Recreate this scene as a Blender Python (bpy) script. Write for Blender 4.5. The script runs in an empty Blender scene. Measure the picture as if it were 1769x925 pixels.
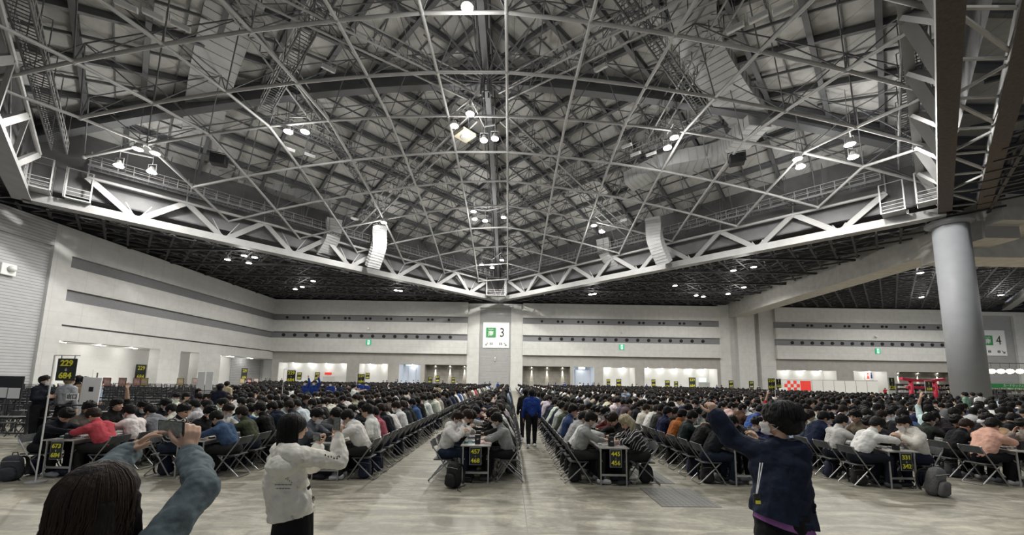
import bpy, bmesh, math, random
import numpy as np
from mathutils import Vector, Matrix, noise
R = random.Random(7)
PI = math.pi
# ------------------------------------------------------------------ camera, world, exposure
S = bpy.context.scene
COL = S.collection
CAM_H, PITCH, YAW, ROLL, FPX = 2.0, math.atan(78/660), math.radians(.35), .015, 660.0
cd = bpy.data.cameras.new('camera'); cam = bpy.data.objects.new('camera', cd); COL.objects.link(cam)
cd.sensor_width = 36; cd.lens = FPX/1769*36; cd.shift_y = (580-462.5)/1769; cd.clip_start = .05; cd.clip_end = 400
CM = (Matrix.Rotation(-YAW, 3, 'Z') @ Matrix.Rotation(PI/2+PITCH, 3, 'X') @ Matrix.Rotation(ROLL, 3, 'Z'))
cam.matrix_world = Matrix.Translation((0, 0, CAM_H)) @ CM.to_4x4()
S.camera = cam
S.view_settings.view_transform = 'Standard'; S.view_settings.look = 'None'
S.view_settings.gamma = 1; S.view_settings.use_curve_mapping = False
S.view_settings.exposure = 0.36
S.cycles.use_denoising = True
S.cycles.max_bounces = 5; S.cycles.diffuse_bounces = 3; S.cycles.glossy_bounces = 2
S.cycles.sample_clamp_indirect = 4
W = bpy.data.worlds.new('world'); S.world = W; W.use_nodes = True
W.node_tree.nodes['Background'].inputs[0].default_value = (.80, .87, 1, 1)
W.node_tree.nodes['Background'].inputs[1].default_value = .20
LAMP_W, LOW_W, NEAR_W, WASH_W, SPILL = 5200, 1700, 4300, 22, .13
def ray(px, py): return CM @ Vector(((px-884.5)/FPX, -(py-580)/FPX, -1))
def at(px, py, X=None, Y=None, Z=None):      # the point of the hall seen at a pixel, on a plane
    d = ray(px, py)
    t = X/d.x if X is not None else Y/d.y if Y is not None else (Z-CAM_H)/d.z
    return Vector((0, 0, CAM_H)) + d*t
def atz(px, py, f):
    z = 25
    for _ in range(40):
        p = at(px, py, Z=z); z = .5*z+.5*f(p.x, p.y)
    return p
# ------------------------------------------------------------------ materials
def mat(name, c, rough=.6, metal=0, var=.0, scale=4, bump=0, bscale=None, em=0, objcol=False, stretch=None, spec=.5):
    m = bpy.data.materials.new(name); m.use_nodes = True; nt = m.node_tree; N = nt.nodes; L = nt.links
    b = N['Principled BSDF']; b.inputs['Roughness'].default_value = rough; b.inputs['Metallic'].default_value = metal
    b.inputs['Specular IOR Level'].default_value = spec
    b.inputs['Base Color'].default_value = (*c, 1)
    tc = N.new('ShaderNodeTexCoord'); mp = N.new('ShaderNodeMapping'); L.new(tc.outputs['Object'], mp.inputs[0])
    if stretch: mp.inputs['Scale'].default_value = stretch
    src = None
    if objcol:
        oi = N.new('ShaderNodeObjectInfo'); src = oi.outputs['Color']; L.new(src, b.inputs['Base Color'])
    if var:
        n = N.new('ShaderNodeTexNoise'); n.inputs['Scale'].default_value = scale; n.inputs['Detail'].default_value = 5
        L.new(mp.outputs[0], n.inputs['Vector'])
        mr = N.new('ShaderNodeMapRange'); mr.inputs[1].default_value = .3; mr.inputs[2].default_value = .7
        mr.inputs[3].default_value = 1-var; mr.inputs[4].default_value = 1+var
        L.new(n.outputs[0], mr.inputs[0])
        mx = N.new('ShaderNodeMix'); mx.data_type = 'RGBA'; mx.blend_type = 'MULTIPLY'; mx.inputs[0].default_value = 1
        mx.inputs[6].default_value = (*c, 1)
        if src: L.new(src, mx.inputs[6])
        L.new(mr.outputs[0], mx.inputs[7]); L.new(mx.outputs[2], b.inputs['Base Color'])
    if bump:
        n2 = N.new('ShaderNodeTexNoise'); n2.inputs['Scale'].default_value = bscale or scale; n2.inputs['Detail'].default_value = 4
        L.new(mp.outputs[0], n2.inputs['Vector'])
        bp = N.new('ShaderNodeBump'); bp.inputs['Strength'].default_value = bump; bp.inputs['Distance'].default_value = .02
        L.new(n2.outputs[0], bp.inputs['Height']); L.new(bp.outputs[0], b.inputs['Normal'])
    if em:
        b.inputs['Emission Color'].default_value = (*c, 1); b.inputs['Emission Strength'].default_value = em
    return m
def lines_mat(name, c, c2, axis, period, width, rough=.7, bump=.5, var=.06):
    """base colour with thin joint lines every `period` metres along a world axis"""
    m = mat(name, c, rough, var=var, scale=1.3); nt = m.node_tree; N = nt.nodes; L = nt.links; b = N['Principled BSDF']
    tc = N.new('ShaderNodeTexCoord'); sx = N.new('ShaderNodeSeparateXYZ'); L.new(tc.outputs['Object'], sx.inputs[0])
    prev = b.inputs['Base Color'].links[0].from_socket
    hs = []
    for ax, pr, wd in zip(axis, period, width):
        md = N.new('ShaderNodeMath'); md.operation = 'PINGPONG'; md.inputs[1].default_value = pr/2
        L.new(sx.outputs['XYZ'.index(ax)], md.inputs[0])
        lt = N.new('ShaderNodeMath'); lt.operation = 'LESS_THAN'; lt.inputs[1].default_value = wd/2
        L.new(md.outputs[0], lt.inputs[0]); hs.append(lt.outputs[0])
    h = hs[0]
    for k in hs[1:]:
        mm = N.new('ShaderNodeMath'); mm.operation = 'MAXIMUM'; L.new(h, mm.inputs[0]); L.new(k, mm.inputs[1]); h = mm.outputs[0]
    mx = N.new('ShaderNodeMix'); mx.data_type = 'RGBA'; L.new(h, mx.inputs[0]); L.new(prev, mx.inputs[6]); mx.inputs[7].default_value = (*c2, 1)
    L.new(mx.outputs[2], b.inputs['Base Color'])
    if bump:
        inv = N.new('ShaderNodeMath'); inv.operation = 'SUBTRACT'; inv.inputs[0].default_value = 1; L.new(h, inv.inputs[1])
        bp = N.new('ShaderNodeBump'); bp.inputs['Strength'].default_value = bump; L.new(inv.outputs[0], bp.inputs['Height']); L.new(bp.outputs[0], b.inputs['Normal'])
    return m
def floor_mat():
    m = mat('floor_concrete', (.40, .385, .335), .5, spec=.4); nt = m.node_tree; N = nt.nodes; L = nt.links; b = N['Principled BSDF']
    tc = N.new('ShaderNodeTexCoord')
    def nz(scale, st, det=8, rot=0, dist=0):
        mp = N.new('ShaderNodeMapping'); mp.inputs['Scale'].default_value = st; mp.inputs['Rotation'].default_value = (0, 0, rot)
        L.new(tc.outputs['Object'], mp.inputs[0]); n = N.new('ShaderNodeTexNoise'); n.inputs['Scale'].default_value = scale
        n.inputs['Detail'].default_value = det; n.inputs['Roughness'].default_value = .65; n.inputs['Distortion'].default_value = dist
        L.new(mp.outputs[0], n.inputs['Vector']); return n.outputs[0]
    big = nz(.55, (1, 1, 1), 6); streak = nz(1.5, (.55, 1.9, 1), 10, .5, 1.6); fine = nz(14, (1, 1, 1), 6)
    cr = N.new('ShaderNodeValToRGB'); e = cr.color_ramp.elements
    e[0].position = .36; e[0].color = (.21, .20, .16, 1); e[1].position = .64; e[1].color = (.66, .62, .50, 1)
    k = e.new(.5); k.color = (.43, .405, .325, 1)
    a1 = N.new('ShaderNodeMath'); a1.operation = 'MULTIPLY_ADD'; L.new(streak, a1.inputs[0]); a1.inputs[1].default_value = .62
    a2 = N.new('ShaderNodeMath'); a2.operation = 'MULTIPLY'; L.new(big, a2.inputs[0]); a2.inputs[1].default_value = .20
    L.new(a2.outputs[0], a1.inputs[2]); L.new(a1.outputs[0], cr.inputs[0])
    mr = N.new('ShaderNodeMapRange'); mr.inputs[1].default_value = .35; mr.inputs[2].default_value = .65; mr.inputs[3].default_value = .86; mr.inputs[4].default_value = 1.1
    L.new(fine, mr.inputs[0])
    mx = N.new('ShaderNodeMix'); mx.data_type = 'RGBA'; mx.blend_type = 'MULTIPLY'; mx.inputs[0].default_value = 1
    L.new(cr.outputs[0], mx.inputs[6]); L.new(mr.outputs[0], mx.inputs[7])
    # expansion joints every 8 m, and scratches
    sx = N.new('ShaderNodeSeparateXYZ'); L.new(tc.outputs['Object'], sx.inputs[0]); h = None
    for i in (0, 1):
        ad = N.new('ShaderNodeMath'); ad.operation = 'ADD'; ad.inputs[1].default_value = (-.28, -1.4)[i]; L.new(sx.outputs[i], ad.inputs[0])
        md = N.new('ShaderNodeMath'); md.operation = 'PINGPONG'; md.inputs[1].default_value = 4; L.new(ad.outputs[0], md.inputs[0])
        lt = N.new('ShaderNodeMath'); lt.operation = 'LESS_THAN'; lt.inputs[1].default_value = .008; L.new(md.outputs[0], lt.inputs[0])
        if h is None: h = lt.outputs[0]
        else:
            mm = N.new('ShaderNodeMath'); mm.operation = 'MAXIMUM'; L.new(h, mm.inputs[0]); L.new(lt.outputs[0], mm.inputs[1]); h = mm.outputs[0]
    m2 = N.new('ShaderNodeMix'); m2.data_type = 'RGBA'; L.new(h, m2.inputs[0]); L.new(mx.outputs[2], m2.inputs[6]); m2.inputs[7].default_value = (.2, .19, .16, 1)
    L.new(m2.outputs[2], b.inputs['Base Color'])
    rr = N.new('ShaderNodeMapRange'); rr.inputs[3].default_value = .3; rr.inputs[4].default_value = .65; L.new(streak, rr.inputs[0]); L.new(rr.outputs[0], b.inputs['Roughness'])
    bp = N.new('ShaderNodeBump'); bp.inputs['Strength'].default_value = .15; L.new(fine, bp.inputs['Height']); L.new(bp.outputs[0], b.inputs['Normal'])
    return m
M = {}
M['floor'] = floor_mat()
M['panel'] = lines_mat('wall_panel', (.56, .56, .54), (.42, .42, .41), 'XZ', (3.0, 2.8), (.03, .03), .6, .2)
M['panel_side'] = lines_mat('side_wall_panel', (.54, .54, .53), (.42, .42, .41), 'YZ', (3.0, 1.4), (.03, .02), .6, .2)
M['band'] = mat('dark_band', (.20, .20, .21), .7, var=.05)
M['under'] = lines_mat('header_concrete', (.34, .33, .31), (.26, .25, .24), 'XY', (3, 3), (.03, .03), .7, .2)
M['white_wall'] = mat('white_wall', (.72, .72, .71), .6, var=.03)
M['blue_wall'] = mat('pale_blue_wall', (.60, .65, .74), .5, var=.03)
M['shutter'] = lines_mat('ribbed_shutter', (.36, .36, .355), (.20, .20, .20), 'Z', (.22,), (.05,), .5, .6)
M['block'] = lines_mat('ribbed_wall_block', (.45, .45, .46), (.27, .27, .28), 'Z', (.30,), (.07,), .7, .6)
M['stone'] = lines_mat('dark_stone', (.25, .235, .205), (.15, .14, .125), 'XZ', (1.2, .6), (.02, .03), .45, .3, .18)
M['hole'] = mat('dark_hole', (.01, .01, .012), .8)
M['roof'] = lines_mat('roof_boards', (.55, .55, .54), (.33, .33, .325), 'XY', (1.9, 1.9), (.05, .0), .8, .3, .1)
M['girder'] = mat('girder_steel', (.27, .27, .27), .5, .1, var=.08, scale=1)
M['upstand'] = mat('dark_cladding', (.13, .13, .135), .8, var=.2, scale=.5)
M['web_grey'] = mat('ceiling_web_grey', (.24, .24, .25), .6, var=.1, scale=1)
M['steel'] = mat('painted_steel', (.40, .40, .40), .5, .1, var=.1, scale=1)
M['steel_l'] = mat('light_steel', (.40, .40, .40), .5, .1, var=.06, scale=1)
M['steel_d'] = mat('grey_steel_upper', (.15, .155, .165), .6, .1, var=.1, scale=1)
M['black_steel'] = mat('black_steel', (.035, .035, .04), .6, .1, var=.2, scale=2)
M['black_ceiling'] = mat('black_ceiling', (.035, .035, .04), .8, var=.2, scale=1)
M['rust'] = mat('brown_steel', (.075, .055, .048), .7, var=.25, scale=6)
M['concrete'] = lines_mat('beam_concrete', (.46, .45, .43), (.33, .32, .3), 'Y', (5.5,), (.04,), .75, .2, .12)
M['column'] = mat('column_concrete', (.27, .28, .30), .6, var=.04, scale=1.5, bump=.1, bscale=30)
M['duct'] = mat('duct_grey', (.50, .51, .52), .5, .2, var=.08, scale=1)
M['glass_lamp'] = mat('lamp_lens', (1, .97, .86), .3, em=28)
M['glass_warm'] = mat('warm_lamp_lens', (1, .80, .45), .3, em=9)
M['white_metal'] = mat('white_metal', (.75, .75, .74), .4)
M['white'] = mat('white_board', (.82, .82, .81), .5, var=.02)
M['green'] = mat('green_sign', (.03, .28, .08), .5)
M['exit_green'] = mat('exit_green', (.05, .45, .25), .5, em=.25)
M['exit_white'] = mat('exit_white', (.75, .95, .85), .5, em=.5)
M['black'] = mat('black_plastic', (.012, .012, .014), .45)
M['sign_black'] = mat('sign_black', (.018, .024, .022), .5)
M['yellow'] = mat('yellow_ink', (.88, .82, .06), .5)
M['ink'] = mat('black_ink', (.01, .01, .01), .5)
M['red'] = mat('red_paint', (.42, .012, .04), .5, var=.08)
M['red_sign'] = mat('red_sign', (.6, .04, .03), .5, em=.4)
M['chair_metal'] = mat('chair_tube', (.34, .34, .34), .35, .7)
M['chair_pad'] = mat('chair_pad', (.065, .068, .072), .55, var=.1, scale=20)
M['table_top'] = mat('table_top', (.52, .50, .46), .35, var=.05, scale=8)
M['table_leg'] = mat('table_leg', (.45, .45, .44), .35, .6)
M['skin'] = mat('skin', (.56, .36, .26), .55, var=.06, scale=15)
M['eye'] = mat('eye_dark', (.02, .015, .012), .4)
M['lip'] = mat('lip', (.42, .18, .15), .5)
M['hair'] = mat('hair', (.012, .010, .009), .6, spec=.22, var=.3, scale=30, bump=.7, bscale=60, objcol=True, stretch=(1, 1, .25))
M['cloth'] = mat('cloth', (.5, .5, .5), .85, var=.10, scale=9, bump=.6, bscale=14, objcol=True, spec=.2)
M['denim'] = mat('trouser_cloth', (.03, .03, .04), .85, var=.15, scale=12, bump=.4, bscale=16, objcol=True, spec=.2)
M['shoe'] = mat('shoe', (.05, .05, .055), .6, objcol=True)
M['mask'] = mat('face_mask_white', (.80, .80, .80), .7, bump=.3, bscale=60)
M['objcol'] = mat('coloured_card', (.5, .5, .5), .5, objcol=True)
M['bag'] = mat('bag_fabric', (.02, .02, .022), .75, var=.2, scale=14, bump=.6, bscale=30, objcol=True)
M['grate'] = lines_mat('floor_grate', (.20, .20, .19), (.11, .11, .10), 'XY', (.09, .09), (.02, .02), .6, .4, .15)
M['stripe'] = mat('striped_cloth', (.02, .02, .02), .85, bump=.4, bscale=14)
_n = M['stripe'].node_tree; _w = _n.nodes.new('ShaderNodeTexWave'); _w.inputs['Scale'].default_value = 7; _w.inputs['Distortion'].default_value = 5; _w.bands_direction = 'DIAGONAL'
_t = _n.nodes.new('ShaderNodeTexCoord'); _n.links.new(_t.outputs['Object'], _w.inputs['Vector']); _r = _n.nodes.new('ShaderNodeValToRGB'); _r.color_ramp.elements[0].position = .78; _r.color_ramp.elements[0].color = (.012, .012, .012, 1); _r.color_ramp.elements[1].position = .84; _r.color_ramp.elements[1].color = (.55, .55, .55, 1)
_n.links.new(_w.outputs[0], _r.inputs[0]); _n.links.new(_r.outputs[0], _n.nodes['Principled BSDF'].inputs['Base Color'])
M['screen'] = mat('phone_screen', (.10, .11, .10), .15, em=.15, var=.5, scale=60)
TS = bpy.data.scenes.new('workbench')
# ------------------------------------------------------------------ mesh helpers
def mesh_from(name, V, F, m, smooth=False, mi=None):
    me = bpy.data.meshes.new(name); me.from_pydata([tuple(v) for v in V], [], F)
    for k in (m if isinstance(m, (list, tuple)) else [m]): me.materials.append(k)
    if mi is not None: me.polygons.foreach_set('material_index', mi)
    if smooth: me.polygons.foreach_set('use_smooth', [True]*len(me.polygons))
    me.update(); return me
def link(name, me, parent=None, loc=None, rz=0, label=None, cat=None, group=None, kind=None, color=None):
    o = bpy.data.objects.new(name, me); COL.objects.link(o)
    if parent: o.parent = parent
    if loc is not None: o.location = loc
    if rz: o.rotation_euler = (0, 0, rz)
    if label: o['label'] = label
    if cat: o['category'] = cat
    if group: o['group'] = group
    if kind: o['kind'] = kind
    if color: o.color = (*color, 1)
    return o
def thing(name, label, cat, loc=(0, 0, 0), rz=0, group=None):
    return link(name, None, None, loc, rz, label, cat, group)
class MB:
    def __init__(s): s.V = []; s.F = []; s.MI = []; s.k = 0
    def add(s, V, F):
        n = len(s.V); s.V += [Vector(v) for v in V]; s.F += [tuple(i+n for i in f) for f in F]; s.MI += [s.k]*len(F); return s
    def box(s, a, b, mtx=None):
        x0, y0, z0 = a; x1, y1, z1 = b
        V = [Vector(v) for v in ((x0, y0, z0), (x1, y0, z0), (x1, y1, z0), (x0, y1, z0), (x0, y0, z1), (x1, y0, z1), (x1, y1, z1), (x0, y1, z1))]
        if mtx: V = [mtx @ v for v in V]
        return s.add(V, [(0, 3, 2, 1), (4, 5, 6, 7), (0, 1, 5, 4), (1, 2, 6, 5), (2, 3, 7, 6), (3, 0, 4, 7)])
    def rbox(s, c, d, r=.01, mtx=None, seg=2):
        bm = bmesh.new(); bmesh.ops.create_cube(bm, size=1)
        for v in bm.verts: v.co = Vector((v.co.x*d[0], v.co.y*d[1], v.co.z*d[2]))
        bmesh.ops.bevel(bm, geom=list(bm.edges), offset=r, segments=seg, profile=.5, affect='EDGES')
        T = (mtx or Matrix()) @ Matrix.Translation(c) if mtx else Matrix.Translation(c)
        bm.verts.index_update()
        s.add([T @ v.co for v in bm.verts], [tuple(v.index for v in f.verts) for f in bm.faces]); bm.free(); return s
    def beam(s, p, q, w, h, up=(0, 0, 1)):
        p, q = Vector(p), Vector(q); d = (q-p); L = d.length
        if L < 1e-6: return s
        d /= L; x = d.cross(Vector(up))
        if x.length < 1e-3: x = d.cross(Vector((1, 0, 0)))
        x.normalize(); u = x.cross(d)
        V = [p+x*a*w/2+u*b*h/2 for a, b in ((-1, -1), (1, -1), (1, 1), (-1, 1))]; V += [v+d*L for v in V]
        return s.add(V, [(0, 1, 2, 3), (7, 6, 5, 4), (0, 4, 5, 1), (1, 5, 6, 2), (2, 6, 7, 3), (3, 7, 4, 0)])
    def ibeam(s, p, q, w, h):
        s.beam(p, q, w*.15, h); up = Vector((0, 0, h/2))
        s.beam(Vector(p)+up, Vector(q)+up, w, h*.08); s.beam(Vector(p)-up, Vector(q)-up, w, h*.08); return s
    def tube(s, p, q, r, n=6, r2=None, cap=True):
        p, q = Vector(p), Vector(q); d = q-p
        if d.length < 1e-6: return s
        z = d.normalized(); x = z.orthogonal().normalized(); y = z.cross(x); r2 = r if r2 is None else r2
        V = [p+(x*math.cos(2*PI*i/n)+y*math.sin(2*PI*i/n))*r for i in range(n)]+[q+(x*math.cos(2*PI*i/n)+y*math.sin(2*PI*i/n))*r2 for i in range(n)]
        F = [(i, (i+1) % n, n+(i+1) % n, n+i) for i in range(n)]
        if cap: F += [tuple(range(n))[::-1], tuple(range(n, 2*n))]
        return s.add(V, F)
    def path(s, pts, r, n=6, closed=False):
        P = [Vector(p) for p in pts]; m = len(P); rings = []
        fr = None
        for i in range(m):
            a = P[i-1] if (i or closed) else P[i]; b = P[(i+1) % m] if (i < m-1 or closed) else P[i]
            t = (b-a).normalized()
            if fr is None: fr = t.orthogonal().normalized()
            fr = (fr-t*fr.dot(t)).normalized(); y = t.cross(fr)
            rr = r[i] if isinstance(r, (list, tuple)) else r
            rings.append([P[i]+(fr*math.cos(2*PI*k/n)+y*math.sin(2*PI*k/n))*rr for k in range(n)])
        V = [v for g in rings for v in g]; F = []
        for i in range(m if closed else m-1):
            j = (i+1) % m
            F += [(i*n+k, i*n+(k+1) % n, j*n+(k+1) % n, j*n+k) for k in range(n)]
        if not closed: F += [tuple(range(n))[::-1], tuple(range((m-1)*n, m*n))]
        return s.add(V, F)
    def sweep(s, pts, prof, ups=None):           # rectangular section w,h swept
        P = [Vector(p) for p in pts]; m = len(P); V = []
        for i in range(m):
            t = (P[min(i+1, m-1)]-P[max(i-1, 0)]).normalized(); up = Vector(ups[i] if ups else (0, 0, 1))
            x = t.cross(up)
            if x.length < .05: x = Vector((1, 0, 0))
            x.normalize(); u = x.cross(t)
            w, h = prof[i] if isinstance(prof, list) else prof
            V += [P[i]+x*a*w/2+u*b*h/2 for a, b in ((-1, -1), (1, -1), (1, 1), (-1, 1))]
        F = [(3, 2, 1, 0), tuple((m-1)*4+k for k in range(4))]
        for i in range(m-1): F += [(i*4+k, i*4+(k+1) % 4, i*4+4+(k+1) % 4, i*4+4+k) for k in range(4)]
        return s.add(V, F)
    def ball(s, c, r, sc=(1, 1, 1), seg=10, ring=7, mtx=None):
        V = []; F = []
        c = Vector(c)
        for i in range(ring+1):
            a = PI*i/ring
            for j in range(seg):
                b = 2*PI*j/seg; v = Vector((math.sin(a)*math.cos(b)*r*sc[0], math.sin(a)*math.sin(b)*r*sc[1], math.cos(a)*r*sc[2]))
                V.append(c+(mtx @ v if mtx else v))
        for i in range(ring):
            for j in range(seg):
                q = (i*seg+j, (i+1)*seg+j, (i+1)*seg+(j+1) % seg, i*seg+(j+1) % seg)
                F.append(q)
        return s.add(V, F)
    def disc(s, c, r, axis='Y', n=14, depth=.02):
        d = Vector({'X': (1, 0, 0), 'Y': (0, 1, 0), 'Z': (0, 0, 1)}[axis])*depth
        return s.tube(Vector(c)-d/2, Vector(c)+d/2, r, n)
    def me(s, name, m, smooth=False): return mesh_from(name, s.V, s.F, m, smooth, s.MI if isinstance(m, (list, tuple)) else None)
    def build(s, name, m, parent=None, smooth=False, **k): return link(name, s.me(name, m, smooth), parent, **k)
def text_me(txt, size, m, extrude=.004, align='CENTER', bold=0):
    c = bpy.data.curves.new('lettering', 'FONT'); c.body = txt; c.size = size; c.align_x = align; c.align_y = 'CENTER'; c.extrude = extrude; c.offset = bold; c.resolution_u = 3
    o = bpy.data.objects.new('lettering', c); TS.collection.objects.link(o)
    with bpy.context.temp_override(scene=TS, view_layer=TS.view_layers[0]):
        dg = bpy.context.evaluated_depsgraph_get(); me = bpy.data.meshes.new_from_object(o.evaluated_get(dg)); me.name = 'lettering'
    bpy.data.objects.remove(o); bpy.data.curves.remove(c)
    me.materials.clear(); me.materials.append(m); return me
def text(name, txt, size, m, parent, loc, rot=(PI/2, 0, 0), bold=0, sx=1):
    o = link(name, text_me(txt, size, m, bold=bold), parent, loc); o.rotation_euler = rot; o.scale = (sx, 1, 1); return o
def stru(o): o['kind'] = 'structure'; return o
KIDS = {}
def kids(o):
    if o.name not in KIDS: KIDS[o.name] = list(o.children)
    return KIDS[o.name]
def dup(o, loc=None, rz=None, label=None, color=None, group=None, cols=None):
    c = o.copy(); COL.objects.link(c)
    if loc is not None: c.location = loc
    if rz is not None: c.rotation_euler = (0, 0, rz)
    if label: c['label'] = label
    if group: c['group'] = group
    if color: c.color = (*color, 1)
    for ch in kids(o):
        d = ch.copy(); COL.objects.link(d); d.parent = c
        n = ch.name.split('.')[0]
        if cols and n in cols: d.color = (*cols[n], 1)
        for g in kids(ch):
            e = g.copy(); COL.objects.link(e); e.parent = d
    return c
def point(name, loc, w, r=.3, c=(1, .975, .92), spot=None, blend=.5, rot=(0, 0, 0), parent=None):
    l = bpy.data.lights.new(name, 'SPOT' if spot else 'POINT'); l.energy = w; l.color = c; l.shadow_soft_size = r
    if spot: l.spot_size = spot; l.spot_blend = blend
    o = bpy.data.objects.new(name, l); COL.objects.link(o); o.location = loc; o.rotation_euler = rot
    if parent: o.parent = parent
    return o
def area(name, loc, sx, sy, w, rot=(0, 0, 0), c=(1, .97, .92)):
    l = bpy.data.lights.new(name, 'AREA'); l.shape = 'RECTANGLE'; l.size = sx; l.size_y = sy; l.energy = w; l.color = c
    o = bpy.data.objects.new(name, l); COL.objects.link(o); o.location = loc; o.rotation_euler = rot; return o
# ------------------------------------------------------------------ THE HALL: floor and walls
WB, WL = 76.0, -47.3          # back wall plane, side wall plane
stru(MB().box((-60, -14, -.3), (130, 82, 0)).build('floor', M['floor']))
for (a, b) in (((1128, 846), (1245, 876)), ((1106, 815), (1165, 836))):
    p, q = at(a[0], b[1], Z=0), at(b[0], a[1], Z=0); ym, yM = p.y, q.y
    x0 = at((a[0]+a[0]+30)/2, b[1], Z=0).x; x1 = at(b[0], b[1], Z=0).x
    stru(MB().box((x0, ym, -.02), (x1, yM, .006)).build('trim_1', M['grate']))
def stepped_bay(x0, x1, name, holes=True):
    b = MB()
    for z0, z1, y in ((14.62, 17.6, -.0), (13.36, 14.62, .4), (11.08, 13.36, 0), (9.82, 11.08, .4), (7.1, 9.82, 0)):
        b.k = 1 if y else 0
        b.box((x0, WB+y, z0), (x1, WB+1.4, z1))
    b.k = 0
    o = stru(b.build(name, [M['panel'], M['band']]))
    if holes:
        h = MB(); cx = (x0+x1)/2; half = (x1-x0)/2-3.4
        n = 16
        for i in range(n): h.disc((cx-half+2*half*i/(n-1), WB+.36, 10.45), .33, 'Y', 12, .14)
        for i in range(8):
            xx = cx-half+2*half*(i+.5)/8
            for s in (-1, 1): h.disc((xx+s*(half/8-.43)*(-1), WB+.36, 14.0), .25, 'Y', 10, .14)
        h.build('wall_nozzle_row', M['hole'], o)
    return o
stepped_bay(WL-1.4, -8.5, 'wall_back_west'); stepped_bay(2.65, 42.4, 'wall_back_middle'); stepped_bay(53.7, 91.0, 'wall_back_east')
stepped_bay(107.5, 130, 'wall_back_far_east', False)
# header under the bays, piers, openings
def lower_bay(x0, x1, openings, tag):
    """openings: (xa, xb, kind)  kind: w white lit recess, d pale blue door recess, s dark stone with three wall washers, t tall white"""
    stru(MB().box((x0, WB+.7, 4.95), (x1, WB+1.6, 7.1)).build('wall_header_'+tag, M['under']))
    xs = [x0]+[v for o in openings for v in o[:2]]+[x1]
    for i in range(0, len(xs), 2):
        if xs[i+1]-xs[i] > .1: stru(MB().box((xs[i], WB+.7, 0), (xs[i+1], WB+3.6, 4.95)).build('wall_pier_'+tag, M['under']))
    for xa, xb, k in openings:
        w = {'w': M['white_wall'], 'd': M['blue_wall'], 's': M['stone']}[k]; dep = 3.2 if k != 's' else 2.2
        b = MB(); b.box((xa-.2, WB+.7+dep, 0), (xb+.2, WB+1+dep, 5.1)); b.box((xa-.2, WB+1.6, 4.95), (xb+.2, WB+1+dep, 5.2))
        stru(b.build('wall_recess_'+tag, w))
        stru(MB().box((xa-.02, WB+.75, 0), (xa+.06, WB+.7+dep, 4.95)).box((xb-.06, WB+.75, 0), (xb+.02, WB+.7+dep, 4.95)).build('trim_recess_'+tag, w))
        if k == 's':
            for i in range(3):
                x = xa+(xb-xa)*(i+.5)/3+.3
                l = thing('wall_washer_lamp', 'small round wall washer lamp above a stone bay, %s of three, %s' % (('first', 'second', 'third')[i], tag.replace('_', ' ')), 'lamp', (x, WB+.7+dep-.2, 4.75), group='wall washer lamps over the stone bays')
                MB().tube((0, 0, 0), (0, 0, .18), .12, 10).build('housing', M['white_metal'], l); MB().disc((0, 0, -.01), .1, 'Z', 10).build('lens', M['glass_lamp'], l)
                point('washer_light', (0, .08, -.1), 3200, .02, spot=math.radians(20), blend=.5, rot=(math.radians(3.0), 0, 0), parent=l)
        else:
            n = max(1, round((xb-xa)/3.2))
            for i in range(n):
                x = xa+(xb-xa)*(i+.5)/n
                l = thing('downlight', 'recessed downlight, %s from the west in the %s white recess of the %s' % (('first', 'second', 'third', 'fourth', 'fifth')[min(i, 4)], ('first', 'second', 'third', 'fourth')[openings.index((xa, xb, k))], tag.replace('_', ' ')), 'lamp', (x, WB+.7+dep-1.1, 4.93), group='downlights in the wall recesses')
                MB().tube((0, 0, -.02), (0, 0, .03), .22, 12).build('rim', M['white_metal'], l); MB().disc((0, 0, -.03), .17, 'Z', 12).build('lens', M['glass_lamp'], l)
                point('downlight_light', (0, 0, -.15), WASH_W*2.4, .1, parent=l)
def wx(px): return at(px, 640, Y=WB+1).x
lower_bay(WL, -8.5, [(wx(482), wx(600), 'w'), (wx(621), wx(671), 'w'), (wx(690), wx(727), 'd'), (wx(734), wx(811), 's')], 'west_bay')
lower_bay(2.65, 42.4, [(wx(903), wx(985), 's'), (wx(990), wx(1026), 'd'), (wx(1041), wx(1096), 'w'), (wx(1112), wx(1238), 'w')], 'middle_bay')
lower_bay(53.7, 91.0, [(wx(1330), wx(1443), 'w'), (wx(1472), wx(1530), 'w'), (wx(1546), wx(1650), 's')], 'east_bay')
# sign zones between the bays
def sign_zone(x0, x1, sx0, sx1, tag):
    b = MB(); b.box((x0, WB+.6, 0), (sx0, WB+2, 17.5)); b.box((sx1, WB+.6, 0), (x1, WB+2, 17.5)); b.box((sx0, WB+.6, 16.7), (sx1, WB+2, 17.5))
    stru(b.build('wall_pilaster_'+tag, M['panel']))
    stru(MB().box((sx0, WB+1.0, 0), (sx1, WB+1.8, 16.7)).build('wall_shutter_'+tag, M['shutter']))
sign_zone(-8.5, 2.65, -6.1, .25, 'hall_three'); sign_zone(91.0, 107.5, 93.5, 103.2, 'hall_four')
stru(MB().box((WL-1.4, WB+1.2, 17.4), (130, WB+1.6, 19)).box((WL-1.4, 20, 17.4), (WL-1.0, WB+1.6, 19)).build('wall_top_strip', M['black_ceiling']))
# structure zone between halls
b = MB()
for x0, x1, y in ((42.4, 44.6, .5), (44.6, 46.0, 1.2), (46.0, 49.5, .2), (49.5, 50.7, 1.4), (50.7, 53.7, .6)): b.box((x0, WB+y, 0), (x1, WB+3, 18))
stru(b.build('wall_between_halls', M['panel']))
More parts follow.
